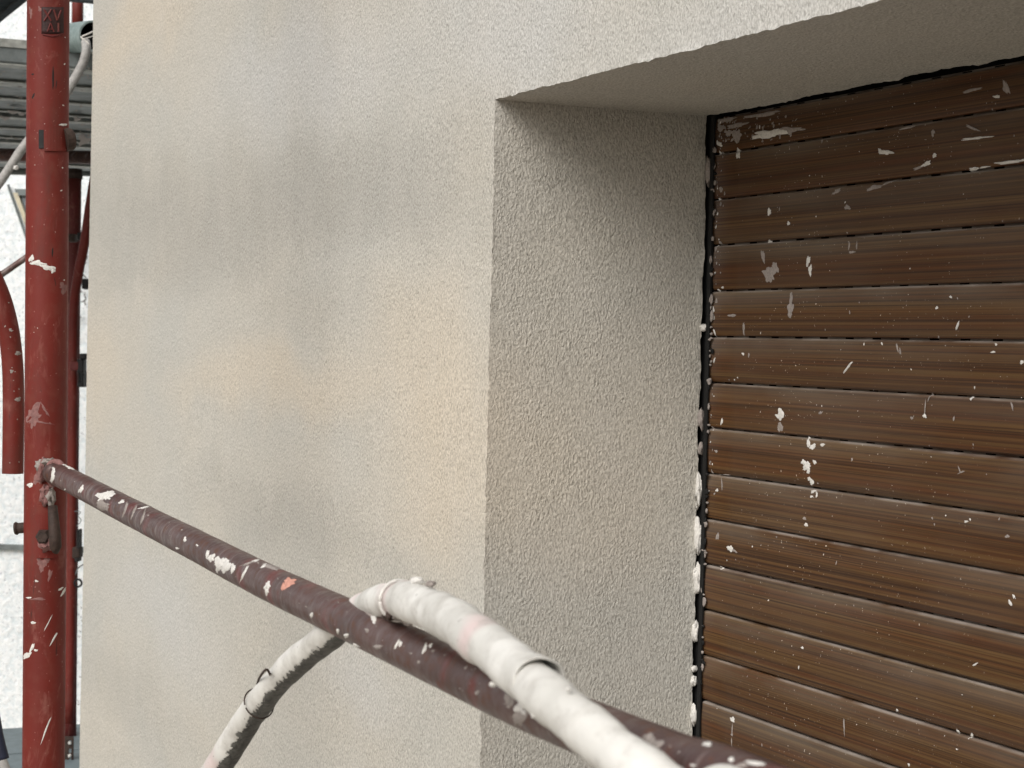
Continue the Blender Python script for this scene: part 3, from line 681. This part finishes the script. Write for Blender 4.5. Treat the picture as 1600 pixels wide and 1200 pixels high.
for _ in range(95):
    t = rr.rand(); i = int(t * (len(RP) - 1)); c = (RP[i] - CAM); z = c @ RM[2]; px = 800 + F * (c @ RM[0]) / z; py = 600 + F * (c @ RM[1]) / z
    sp_ = F * RRAD / z; s = (1.2 + 3.2 * rr.rand() ** 3) * (sp_ / 30)
    k = splat_cast(rbvh, px + (rr.rand() - .5) * sp_ * 1.2, py + (rr.rand() - .5) * 1.6 * sp_, s, s * (0.6 + 1.6 * rr.rand()), 0.5 + rr.rand() * 0.5, rr, 0.4, 0.0004)
    if k: S['plaster' if rr.rand() < 0.08 else 'plaster2'].append(k)
for k, nme in (('plaster', 'plaster_spatter'), ('plaster2', 'dried_smear'), ('plaster3', 'pink_spatter')):
    tag(link(nme, mesh(nme, *join(S[k]), smooth=True), M[k], rail), kind='stuff')

# ------------------------------------------------------------------ plaster-covered hose slung over the rail
HPX = [(265, 1330, 1.60), (308, 1250, 1.56), (352, 1180, 1.52), (398, 1108, 1.47), (450, 1046, 1.41), (505, 1000, 1.352), (552, 962, 1.305), (592, 940, 1.235), (632, 940, 1.150), (680, 958, 1.075), (730, 988, 1.005), (790, 1033, 0.935), (850, 1083, 0.875), (910, 1132, 0.835), (985, 1192, 0.80), (1080, 1262, 0.77), (1180, 1330, 0.75)]
HP_ = [at(*a) for a in HPX]; HP = spline([HP_[0] + np.array([-0.06, -0.02, -0.75]), HP_[0] + np.array([-0.05, -0.01, -0.30])] + HP_ + [HP_[-1] + np.array([0.10, 0.0, -0.22]), HP_[-1] + np.array([0.14, -0.02, -0.76])], 30)
hose = empty("plaster_hose", HP[0], "cream plaster-caked black hose looping over the brown guard rail", "hose")
def hose_px(P):
    c = P - CAM; z = c @ RM[2]; return 800 + F * (c @ RM[0]) / z, 600 + F * (c @ RM[1]) / z
hx = np.array([hose_px(p)[0] for p in HP]); hx[:60] = 200.0; hx[-60:] = 1300.0
HR = np.full(len(HP), 0.0100)
HR = np.where(hx > 640, 0.0104, HR); HR = HR + np.interp(hx, [380, 400, 440], [0.0006, 0.0, 0.0004])
def add_bare(me, fn):
    a = me.attributes.new("bare", 'FLOAT', 'POINT'); me.update()
    n = len(me.vertices); co = np.empty(n * 3); me.vertices.foreach_get("co", co); co = co.reshape(-1, 3)
    no = np.empty(n * 3); me.vertices.foreach_get("normal", no); no = no.reshape(-1, 3)
    a.data.foreach_set("value", fn(co, no).astype(np.float32))
under = RM[0] * 0.60 + RM[1] * 0.80 + RM[2] * 0.15; under /= np.linalg.norm(under)
side2 = RM[0] * 0.35 + RM[1] * 0.94; side2 /= np.linalg.norm(side2)
def bare_fn(co, no):
    d = co - CAM; z = d @ RM[2]; px = 800 + F * (d @ RM[0]) / z
    u = no @ under; s = (u - 0.10) * 1.0 + 0.45
    s2 = (no @ side2 - 0.86) * 2.4 + 0.35                      # right part: only a thin bare line low down
    top = (-(no @ side2) * 0.9 + (no @ RM[0]) * 0.2 - 0.93) * 2 + 0.25
    w_ = np.clip((px - 530) / 60, 0, 1); w2 = np.clip((px - 660) / 60, 0, 1)
    return s * (1 - w_) + np.maximum(s2, top) * w_ * (1 - 0.4 * w2)
hv, hf = tube(HP, HR * (1 + 0.03 * np.sin(np.arange(len(HP)) * 0.21) + 0.015 * np.sin(np.arange(len(HP)) * 0.53)), 48, True, 0.0005, 6)
me = mesh("tube", hv, hf, True); add_bare(me, bare_fn); link("tube", me, M['hose'], hose)
def sleeve(x0, x1, extra, flare, name, seed):
    ii = np.where((hx >= x0) & (hx <= x1))[0]; P = HP[ii]; n = len(P)
    t = np.linspace(0, 1, n); R = HR[ii] + extra + flare[0] * np.clip(1 - t / 0.12, 0, 1) ** 2 + flare[1] * np.clip(1 - (1 - t) / 0.12, 0, 1) ** 2
    R[0] -= 0.0006
    v, f = tube(P, R, 48, False); v = np.array(v).reshape(n, 48, 3); base = HR[ii]
    up = RM[0] * 0.55 - RM[1] * 0.75 - RM[2] * 0.3; up /= np.linalg.norm(up)
    nn_ = (v - P[:, None, :]) / R[:, None, None]; fac = np.clip(0.42 + 0.70 * (nn_ @ up), 0.0, 1.0)
    wob_ = noise3(v.reshape(-1, 3), 120, seed)[:, 0].reshape(n, 48) * 0.35 + noise3(v.reshape(-1, 3), 45, seed + 2)[:, 1].reshape(n, 48) * 0.45
    rr_ = base[:, None] - 0.0006 * (1 - fac) + (R - base)[:, None] * fac * (1 + wob_) + 0.00025 * wob_
    v = P[:, None, :] + nn_ * rr_[:, :, None]
    T_ = P[-1] - P[-2]; T_ /= np.linalg.norm(T_); T0 = P[1] - P[0]; T0 /= np.linalg.norm(T0)
    jag = noise3(v[-1], 160, seed + 5)[:, :1] * 0.0013 + noise3(v[-1], 60, seed + 6)[:, :1] * 0.0022; v[-1] += T_ * jag; v[-2] += T_ * jag * 0.7; v[-3] += T_ * jag * 0.4
    jag = noise3(v[0], 160, seed + 5)[:, :1] * 0.0013; v[0] += T0 * jag
    inner = P[:, None, :] + nn_ * (np.maximum(rr_ - 0.0011, base[:, None] * 0.86))[:, :, None]; inner[-1] = v[-1] - nn_[-1] * 0.0009
    v = list(v.reshape(-1, 3)); v2 = list(inner.reshape(-1, 3)); k = len(v); f2 = f
    V = v + v2; Fc = list(f) + [tuple(i + k for i in reversed(q)) for q in f2]; e = (n - 1) * 48
    for s in range(48):
        s2 = (s + 1) % 48; Fc.append((s, s2, k + s2, k + s)); Fc.append((e + s2, e + s, k + e + s, k + e + s2))
    me = mesh(name, V, Fc, True); add_bare(me, bare_fn); o = link(name, me, M['hose'], hose); return o
sleeve(628, 838, 0.0016, (0.0004, 0.0018), "sleeve", 21)
sleeve(-200, 408, 0.0013, (0, 0.0010), "sleeve", 22)
def ring_wire(idx, rad, th, name, arc=(0, 1), tip=None, mat='rustdark'):
    T = HP[idx + 1] - HP[idx - 1]; T /= np.linalg.norm(T); T = T + RM[0] * 0.15; T /= np.linalg.norm(T); a, b = frame_for(T); P = []
    for t in np.linspace(arc[0], arc[1], 36): P.append(HP[idx] + (a * math.cos(6.283 * t) + b * math.sin(6.283 * t)) * rad)
    if tip is not None: P = [tip] + P
    v, f = tube(P, th, 8); return link(name, mesh(name, v, f, True), M[mat], hose)
i1 = int(np.argmin(abs(hx - 405)))
ring_wire(i1, 0.0119, 0.0006, "wire_tie", (0, 0.97))
tp = at(416, 1046, 1.40)
v, f = tube(spline([at(402, 1080, 1.455), at(404, 1062, 1.435), tp, at(423, 1056, 1.42)], 4), 0.0009, 8); link("wire_tail", mesh("wire_tail", v, f, True), M['rustdark'], hose)
i2 = int(np.argmin(abs(hx - 624)))
ring_wire(i2, 0.0119, 0.0011, "wire_tie", (0, 1.0), None, 'plaster')
v, f = tube(spline([at(606, 968, 1.19), at(616, 965, 1.16), at(628, 958, 1.14), at(632, 972, 1.15), at(642, 975, 1.145), at(645, 968, 1.145)], 4), 0.0011, 8)
link("wire_tail", mesh("wire_tail", v, f, True), M['plaster2'], hose)
link("plaster_lump", lump(*at(673, 912, 1.09), 0.0040, 0.0026, 0.0018, 40), M['plaster2'], hose)
link("plaster_lump", lump(*at(652, 907, 1.12), 0.0052, 0.0034, 0.0022, 41), M['plaster'], hose)
link("plaster_lump", lump(*at(607, 963, 1.165), 0.0050, 0.0034, 0.0026, 42), M['rustdark'], hose)
for i, (a, b, c, d) in enumerate([(785, 990, .955, 4), (800, 1001, .94, 5), (820, 1015, .92, 4), (770, 1070, .93, 4), (835, 1118, .86, 4), (888, 1077, .84, 3)]):
    link("plaster_lump", lump(*at(a, b, c), d * .0005, d * .0004, d * .0003, 50 + i), M['plaster'], hose)

# ------------------------------------------------------------------ curved arm tube at the left edge
P = [at(-60, 380, 2.33), at(-30, 405, 2.34), at(-5, 452, 2.35), at(10, 500, 2.355), at(18.5, 555, 2.36), at(21, 620, 2.36), at(20, 740, 2.36)]
arm = empty("curved_scaffold_tube", at(20, 740, 2.36), "short curved red tube end hanging left of the thick post", "scaffold tube")
SP = spline(P, 12)
av, af = tube(SP, 0.0127, 40, False); link("tube", mesh("tube", av, af, True), M['red'], arm)
v2, f2 = tube([SP[-1] + np.array([0, 0, 0.05]), SP[-1]], 0.0108, 40, False); e_ = [tuple(reversed(q)) for q in f2]
n_ = len(v2); V = list(v2) + list(np.array(av)[-40:]); Fc = e_ + [(n_ + k, n_ + (k + 1) % 40, 40 + (k + 1) % 40, 40 + k) for k in range(40)]
link("tube_mouth", mesh("tube_mouth", V, Fc), M['rustdark'], arm)
abv = bvh_of(av, af); rr = np.random.RandomState(8); sb = []
for a in [(17, 516, 6, 6, 0), (28, 552, 6, 10, 20), (8, 510, 3, 3, 0), (28, 624, 8, 7, 0), (18, 580, 6, 5, 0)] + [(8 + 25 * rr.rand(), 470 + 260 * rr.rand(), 2, 2, 0) for _ in range(10)]:
    s = splat_cast(abv, *a[:4], a[4], rr, 0.4, 0.0004)
    if s: sb.append(s)
tag(link("plaster_spatter", mesh("plaster_spatter", *join(sb), smooth=True), M['plaster2'], arm), kind='stuff')
# bracket holding the arm to the post (outside the picture, left of the post)
hv_, hf_ = tube([at(-60, 380, 2.33), at(-120, 360, 2.36), at(-200, 352, 2.42)], 0.0127, 24); link("arm_tail", mesh("arm_tail", hv_, hf_, True), M['red'], arm)

# ------------------------------------------------------------------ second frame beyond the corner
D2 = 5.3
p_t, p_b = at(115.5, 290, D2), at(107.5, 1150, D2)
frame2 = empty("scaffold_post", p_b, "slimmer red scaffold post half hidden behind the thick post, with curved arm and clamps", "scaffold post")
S2 = D2 / F
v, f = tube(spline([p_t + (p_t - p_b) * 0.015, (p_t + p_b) / 2, p_b], 10), 11.5 * S2, 28); link("tube", mesh("tube", v, f, True), M['red2'], frame2)
v, f = tube([p_t + (p_t - p_b) * 0.012, p_t + (p_t - p_b) * 0.03], [13.5 * S2, 12.5 * S2], 20); link("collar", mesh("collar", v, f, True), M['rustdark'], frame2)
v, f = tube(spline([at(166, 210, 5.1), at(150, 268, 5.1), at(141, 320, 5.1), at(132, 380, 5.1), at(122, 430, 5.1), at(115.5, 480, 5.12), at(114, 560, 5.12), at(112.5, 800, 5.12), at(108, 1130, 5.12)], 10), 7.6 * 5.1 / F, 24)
link("curved_arm", mesh("curved_arm", v, f, True), M['red'], frame2)
def clamp(px, py, w_, h_, name, mat, par, depth=5.2, bw=0.004):
    a = at(px - w_ / 2, py - h_ / 2, depth); b = at(px + w_ / 2, py + h_ / 2, depth); c = (a + b) / 2
    hw = w_ / 2 * depth / F; hh = h_ / 2 * depth / F
    V = []
    for d in (-0.02, 0.02):
        for sx, sz in ((-1, -1), (1, -1), (1, 1), (-1, 1)): V.append(c + RM[0] * sx * hw - RM[1] * sz * hh + RM[2] * d)
    me = mesh(name, V, [(0, 1, 2, 3), (7, 6, 5, 4), (0, 4, 5, 1), (1, 5, 6, 2), (2, 6, 7, 3), (3, 7, 4, 0)])
    return link(name, bevel(me, min(hw, hh) * 0.35), mat, par)
clamp(113, 372, 13, 12, "clamp", M['rustdark'], frame2, 5.2); clamp(127, 370, 8, 12, "wedge", M['steeldark'], frame2, 5.15)
clamp(135, 444, 10, 16, "clamp", M['steeldark'], frame2, 5.3)
clamp(119, 572, 16, 14, "clamp", M['red2'], frame2, 5.05); clamp(128, 572, 10, 22, "wedge", M['steeldark'], frame2, 5.05); clamp(132, 557, 10, 9, "wedge", M['steeldark'], frame2, 5.04)
clamp(126, 589, 2.4, 18, "pin", M['steeldark'], frame2, 5.1); clamp(132, 589, 2.4, 18, "pin", M['steeldark'], frame2, 5.1); clamp(128.5, 601, 9, 8, "pin", M['steeldark'], frame2, 5.1)
clamp(121, 863, 12, 18, "clamp", M['rustdark'], frame2, 5.1); clamp(124, 842, 3.4, 30, "wedge", M['steeldark'], frame2, 5.1); clamp(122, 874, 6, 6, "pin", M['steeldark'], frame2, 5.09)
c = at(122, 911, 5.1); P = [c + (RM[0] * math.cos(t) + RM[1] * math.sin(t)) * 5.6 * 5.1 / F for t in np.linspace(0, 6.283, 28)]
v, f = tube(P, 0.0028, 8); link("ring", mesh("ring", v, f, True), M['steeldark'], frame2)
v, f = tube(spline([at(118, 898, 5.1), at(122, 888, 5.1), at(130, 882, 5.1), at(140, 878, 5.1)], 4), 0.0016, 6); link("wire", mesh("wire", v, f, True), M['galv'], frame2)
v, f = tube(spline([at(116, 799, 5.1), at(126, 800, 5.1), at(122, 806, 5.1), at(127, 813, 5.1), at(120, 822, 5.1)], 4), 0.001, 6); link("wire", mesh("wire", v, f, True), M['galv'], frame2)
v, f = tube([at(106.3, 288, 4.4), at(105.2, 480, 4.4), at(103.3, 700, 4.4), at(101.5, 900, 4.4), at(99.5, 1200, 4.4)], 0.0014, 6)  # bright edge highlight of the curved arm, added as a separate thin strip
o = link("edge_highlight_strip", mesh("edge_highlight_strip", v, f), mat_plain("pinkish_edge_highlight", (0.42, 0.24, 0.20), 0.8)); tag(o, "thin pinkish strip added as the lit edge of the curved arm, along the right edge of the thick post", "highlight strip")
# perforated rusty strut foot
fp = []
for j in range(5):
    a = 1152 + j * 10
    fp.append((a, a + 4.5))
foot = empty("perforated_strut", at(110, 1196, 5.0), "short rusty red perforated strut standing on the grey deck behind the thick post", "strut")
c0 = at(99, 1150, 5.0); V = []; parts = []
def panel(px0, px1, py0, py1, dep, th):
    V = []
    for d in (0, th):
        for x, y in ((px0, py0), (px1, py0), (px1, py1), (px0, py1)): V.append(at(x, y, dep) + RM[2] * d)
    return V, [(3, 2, 1, 0), (4, 5, 6, 7), (0, 1, 5, 4), (1, 2, 6, 5), (2, 3, 7, 6), (3, 0, 4, 7)]
parts.append(panel(98, 107, 1151, 1199, 5.0, 0.006)); parts.append(panel(111.5, 114.5, 1151, 1199, 5.0, 0.006))
for j in range(4): parts.append(panel(107.2, 111.3, 1151 + j * 13, 1157 + j * 13, 5.0, 0.0055))
link("perforated_plate", mesh("perforated_plate", *join(parts)), M['rustdark'], foot)
for i, (a, b) in enumerate([(109, 1161), (109, 1181), (110, 1195)]):
    link("plaster_lump", lump(*(at(a, b, 4.99)), 0.004, 0.004, 0.004 if i < 2 else 0.006, 60 + i), M['plaster'], foot)

# thin upper post seen above the open tube
v, f = tube([at(122, -30, 6.2), at(120.5, 62, 6.2)], 9.0 * 6.2 / F, 20)
o = link("scaffold_tube", mesh("scaffold_tube", v, f, True), M['red'])
tag(o, "short bright red tube showing above the open grey tube at the top edge", "scaffold tube")
v, f = tube(spline([at(-30, 449, 4.2), at(0, 430.5, 4.2), at(40, 403, 4.2), at(70, 383, 4.2)], 3), 5.0 * 4.2 / F, 16)
o = link("brace_tube", mesh("brace_tube", v, f, True), M['rust']); tag(o, "thin dark brown brace slanting up to the thick post at the left edge", "brace")

# ------------------------------------------------------------------ open galvanised tube with grey conduit tied to it
DT = 4.2
gt = empty("open_tube", at(128, 55, DT), "pale galvanised tube with black open mouth beside the house corner, top left", "tube")
c_end = at(146, 56, DT); c_far = at(92, 62, DT + 0.16); rad = 24 * DT / F
v, f = tube([c_far, c_end], rad, 36, False); link("tube", mesh("tube", v, f, True), M['pipegrey'], gt)
v, f = tube([c_far, c_end + (c_end - c_far) * 0.002], rad * 0.88, 36, False); link("tube_mouth", mesh("tube_mouth", v, [tuple(reversed(q)) for q in f] + [tuple(range(36))], True), M['black'], gt)
Tt = (c_end - c_far) / np.linalg.norm(c_end - c_far); a_, b_ = frame_for(Tt); V = []
for R_ in (rad, rad * 0.88):
    for k in range(36): V.append(c_end + (a_ * math.cos(2 * math.pi * k / 36) + b_ * math.sin(2 * math.pi * k / 36)) * R_)
link("tube_rim", mesh("tube_rim", V, [(k, (k + 1) % 36, 36 + (k + 1) % 36, 36 + k) for k in range(36)]), M['pipegrey'], gt)
cd_ = empty("grey_conduit", at(110, 130, 4.08), "dusty grey conduit hanging from the open tube and slanting down past the thick post", "conduit")
v, f = tube(spline([at(134, 66, 4.10), at(135, 78, 4.08), at(131, 95, 4.08), at(122, 114, 4.08), at(111, 133, 4.08), at(98, 155, 4.08), at(70, 192, 4.08), at(38, 228, 4.08), at(14, 264, 4.08), at(-20, 312, 4.08)], 8), 7.2 * 4.08 / F, 20, True, 0.0006, 3)
link("conduit", mesh("conduit", v, f, True), M['greyhose'], cd_)
v, f = tube(spline([at(150, 47, 4.06), at(140, 52, 4.05), at(127, 58, 4.05), at(132, 62, 4.05), at(140, 70, 4.05)], 4), 0.0016, 8); link("wire_tie", mesh("wire_tie", v, f, True), M['plaster'], cd_)
v, f = tube(spline([at(150, 55, 4.06), at(134, 60, 4.05), at(128, 62, 4.05)], 4), 0.0013, 8); link("wire_tie", mesh("wire_tie", v, f, True), M['plaster'], cd_)
link("plaster_lump", lump(*at(25, 262, 4.05), 0.005, 0.005, 0.005, 70), M['plaster'], cd_)

# ------------------------------------------------------------------ overhead deck of steel planks across the alley
ZD = ZC + 0.58; XD = -4.31
def plank_mesh(w_, L, h, flat=False):
    """pressed steel plank: top, folded lips and a ribbed underside; runs along +y"""
    pr = [(0, 0), (0, h), (w_, h), (w_, 0), (w_ - 0.022, 0), (w_ - 0.022, 0.006), (w_ * 0.62, 0.006), (w_ * 0.60, 0.0), (w_ * 0.56, 0.0), (w_ * 0.54, 0.006), (w_ * 0.38, 0.006), (w_ * 0.36, 0.0), (w_ * 0.32, 0.0), (w_ * 0.30, 0.006), (0.022, 0.006), (0.022, 0)]
    if flat: pr = [(0, 0.004), (0, h), (w_, h), (w_, 0.004), (w_ - 0.003, 0), (w_ - 0.045, 0), (w_ - 0.05, 0.004), (0.05, 0.004), (0.045, 0), (0.003, 0)]
    n = len(pr); V = [(x, 0, z) for x, z in pr] + [(x, L, z) for x, z in pr]
    Fc = [(k, k + n, (k + 1) % n + n, (k + 1) % n) for k in range(n)] + [tuple(range(n)), tuple(reversed(range(n, 2 * n)))]
    return mesh("deck_plank", V, Fc)
pm = plank_mesh(0.354, 3.4, 0.05, True); pm.materials.append(M['galv'])
lipm = mesh('plank_lip', *join([box(0.3545, 0.3570, 0.0, 3.38, 0.034, 0.052), box(0.30, 0.352, 0.0, 3.38, -0.0035, -0.0005), box(0.02, 0.05, 0.0, 3.38, -0.003, -0.0005)])); lipm.materials.append(M['lip'])
ords = ["nearest", "second", "third", "fourth", "fifth", "sixth", "seventh", "farthest"]
for i in range(8):
    o = bpy.data.objects.new("deck_plank", pm); COL.objects.link(o)
    o.location = (XD - 0.362 * (i + 1), -0.75, ZD + (0.004 if i % 2 else 0) + (0.012 if i in (2, 4) else 0)); 
    lp = bpy.data.objects.new('plank_lip', lipm); COL.objects.link(lp); lp.parent = o
    tag(o, "%s grey steel plank of the overhead deck seen from below at the upper left" % ords[i], "scaffold plank", "planks of the overhead deck")
rr = np.random.RandomState(31); sb = []
dk = bpy.data.objects.get("deck_plank")
def plaster_on(zv, items, par, mat):
    out = []
    for (px, py, w_, h_) in items:
        p = on(px, py, 2, zv); q = on(px, py + 1, 2, zv); q2 = on(px + 1, py, 2, zv)
        n = 12; rad_ = blob_verts(n, 0.5, rr); V = [tuple(p + np.array([0, 0, -0.0008]))]
        for k in range(n):
            t = 6.2832 * k / n; v_ = p + (q2 - p) * w_ / 2 * rad_[k] * math.cos(t) + (q - p) * h_ / 2 * rad_[k] * math.sin(t); v_[2] = zv - 0.0003; V.append(tuple(v_))
        out.append((V, [(0, 1 + k, 1 + (k + 1) % n) for k in range(n)]))
    return out
for (x0, x1) in ((0, 41), (109, 142)):
    for _ in range(26): sb.append(plaster_on(ZD, [(x0 + (x1 - x0) * rr.rand(), 102 + 120 * rr.rand(), 2 + 4 * rr.rand(), 1.5 + 2 * rr.rand())], None, None)[0])
for a in [(131, 220, 20, 14), (20, 175, 22, 5), (8, 185, 14, 5), (34, 178, 9, 6), (120, 186, 12, 5)]: sb.append(plaster_on(ZD, [a], None, None)[0])
o = link("plaster_spatter", mesh("plaster_spatter", *join(sb)), M['plaster2'], dk); tag(o, kind='stuff')
v, f = tube([at(-40, 241, 5.75), at(170, 247, 5.75)], 10.5 * 5.75 / F, 20)
o = link("ledger_tube", mesh("ledger_tube", v, f, True), M['rust']); tag(o, "rusty brown horizontal tube under the grey overhead deck", "scaffold tube")
v, f = tube([at(-40, 268, 6.0), at(170, 272, 6.0)], 4 * 6.0 / F, 12)
o = link("ledger_tube", mesh("ledger_tube", v, f, True), M['galv']); tag(o, "thin grey tube below the rusty tube under the overhead deck", "scaffold tube")
v, f = box(*sorted([at(-20, 0, 4.95)[0], at(150, 0, 4.95)[0] - 0.06]), -0.5, 1.2, ZC + 0.852, ZC + 0.93)
o = link("deck_beam", mesh("deck_beam", v, f), M['galv']); tag(o, "pale grey beam edge along the very top left of the view", "scaffold beam")
# deck plank one level up, running along the house (its corrugated underside shows top left)
ep = at(42, 10, 4.9); pm2 = plank_mesh(0.32, 3.2, 0.05); pm2.transform(Matrix.Rotation(math.pi / 2, 4, 'Z')); pm2.materials.append(M['galv'])
for i in range(3):
    o = bpy.data.objects.new("deck_plank", pm2); COL.objects.link(o); o.location = (-4.35, ep[1] - 0.335 * (i + 1) , ZC + 0.815)
    tag(o, ["ribbed grey steel plank at the very top left corner, its edge slanting", "ribbed grey plank behind the slanting edge plank, top left corner", "outermost ribbed grey plank of the upper deck, top left corner"][i], "scaffold plank", "planks of the upper deck along the house")

# ------------------------------------------------------------------ lower deck across the alley, and the deck underfoot
pm3 = plank_mesh(0.33, 2.6, 0.05); pm3.materials.append(M['galv2'])
for i in range(4):
    o = bpy.data.objects.new("deck_plank", pm3); COL.objects.link(o); o.location = (-5.44 + 0.34 * i, -1.6, ZC - 1.14)
    tag(o, "%s blue-grey deck plank at the lower left beyond the posts" % ["farthest", "second farthest", "third farthest", "nearest"][i], "scaffold plank", "planks of the lower deck beyond the corner")
pm4 = plank_mesh(0.31, 4.9, 0.05); pm4.transform(Matrix.Rotation(math.pi / 2, 4, 'Z')); pm4.materials.append(M['bouncedeck'])
for i in range(3):
    o = bpy.data.objects.new("deck_plank", pm4); COL.objects.link(o); o.location = (0.95, -1.335 + 0.32 * i, ZC - 1.141)
    tag(o, "steel deck plank underfoot, %s of three along the house wall, below the view" % ["outermost", "middle one", "nearest the wall"][i], "scaffold plank", "planks of the deck underfoot")

# ------------------------------------------------------------------ neighbouring white house
n_ = np.array([0.86, -0.51, 0.0]); n_ /= np.linalg.norm(n_); t_ = np.array([-n_[1], n_[0], 0])
cW = at(70, 600, 8.6)
nb = empty("neighbour_house", (cW[0], cW[1], 0), "bright white roughcast house wall filling the gap behind the red posts", "building")
def wall_pt(u, z, d=0.0): return cW * np.array([1, 1, 0]) + t_ * u + n_ * d + np.array([0, 0, z])
def wbox(u0, u1, z0, z1, d0, d1):
    V = [wall_pt(u, z, d) for z in (z0, z1) for (u, d) in ((u0, d0), (u1, d0), (u1, d1), (u0, d1))]
    return V, [(0, 3, 2, 1), (4, 5, 6, 7), (0, 1, 5, 4), (1, 2, 6, 5), (2, 3, 7, 6), (3, 0, 4, 7)]
link("wall", mesh("wall", *wbox(-4.5, 6, 0, 9.5, -3.0, 0.0)), M['roughwhite'], nb)
pz = at(18, 855, 8.6)
link("ledge", mesh("ledge", *wbox(-4.5, 6, pz[2] - 0.014, pz[2] + 0.010, 0.0, 0.02)), M['galv'], nb)
M['cream'] = mat_plain("cream_trim", (0.62, 0.56, 0.42), 0.8, 0, 0.2)
uu = lambda px, py: float((on_plane(px, py) - cW) @ t_)
def on_plane(px, py):
    r_ = ray(px, py); s_ = ((cW - CAM) @ n_) / (r_ @ n_); return CAM + r_ * s_
a, b, c, d = on_plane(24, 302), on_plane(31, 302), on_plane(43, 352), on_plane(43, 335)
V = [p + n_ * 0.002 for p in (a, b, d, c)] + [p + n_ * 0.03 for p in (a, b, d, c)]
link("trim_strip", mesh("trim_strip", V, [(3, 2, 1, 0), (4, 5, 6, 7), (0, 1, 5, 4), (1, 2, 6, 5), (2, 3, 7, 6), (3, 0, 4, 7)]), M['cream'], nb)
a, b = on_plane(15, 289), on_plane(44, 372)
v, f = tube([a + n_ * 0.02, b + n_ * 0.02], 0.006, 8); link("cable", mesh("cable", v, f), M['galv'], nb)
V = [on_plane(x, y) + n_ * dd for dd in (0.003, 0.03) for x, y in ((26, 296), (60, 296), (60, 306), (30, 306))]
link("trim_strip", mesh("trim_strip", V, [(3, 2, 1, 0), (4, 5, 6, 7), (0, 1, 5, 4), (1, 2, 6, 5), (2, 3, 7, 6), (3, 0, 4, 7)]), M['galv'], nb)
V = [on_plane(x, y) + n_ * dd for dd in (0.003, 0.012) for x, y in ((33, 309), (60, 309), (60, 350), (44, 335))]
link("window_pane", mesh("window_pane", V, [(3, 2, 1, 0), (4, 5, 6, 7), (0, 1, 5, 4), (1, 2, 6, 5), (2, 3, 7, 6), (3, 0, 4, 7)]), mat_plain("pane_grey", (0.2, 0.22, 0.24), 0.2, 0, 0.2), nb)
# dry creeper stems on the neighbour wall, right of the posts
cr = []
rr = np.random.RandomState(77)
for _ in range(26):
    x, y = 122 + 16 * rr.rand(), 340 + 200 * rr.rand(); a = rr.rand() * 3.1
    P = spline([on_plane(x, y) + n_ * 0.02, on_plane(x + 4 * math.cos(a), y + 5 * math.sin(a)) + n_ * 0.05, on_plane(x + 7 * math.cos(a + .5), y + 9 * math.sin(a + .5)) + n_ * 0.02], 3)
    cr.append(tube(P, 0.0025, 5))
for _ in range(18):
    x, y = 118 + 14 * rr.rand(), 930 + 180 * rr.rand()
    P = [on_plane(x, y) + n_ * 0.01, on_plane(x + 4 * rr.rand(), y + 6 * rr.rand() - 1) + n_ * 0.01]; cr.append(tube(P, 0.0014, 5))
o = link("dry_stems", mesh("dry_stems", *join(cr)), mat_plain("dry_stem", (0.10, 0.09, 0.085), 0.8)); tag(o, "sparse dark dry creeper stems on the white wall beside the house corner", "creeper", None, 'stuff')

# ------------------------------------------------------------------ cable and pale hose at the bottom left corner
v, f = tube(spline([at(-60, 1020, 2.6), at(-30, 1060, 2.6), at(-12, 1105, 2.6), at(-3, 1150, 2.6), at(6, 1186, 2.6)], 8), 8.5 * 2.6 / F, 20)
o = link("navy_cable", mesh("navy_cable", v, f, True), M['navy']); tag(o, "dark navy cable end curving in at the bottom left corner", "cable")
v, f = tube(spline([at(-40, 1145, 2.7), at(-10, 1168, 2.7), at(4, 1195, 2.7), at(18, 1240, 2.7)], 8), 9 * 2.7 / F, 20, True, 0.0006, 3)
o = link("pale_hose", mesh("pale_hose", v, f, True), M['greyhose']); tag(o, "dirty pale hose in the bottom left corner under the navy cable", "hose")
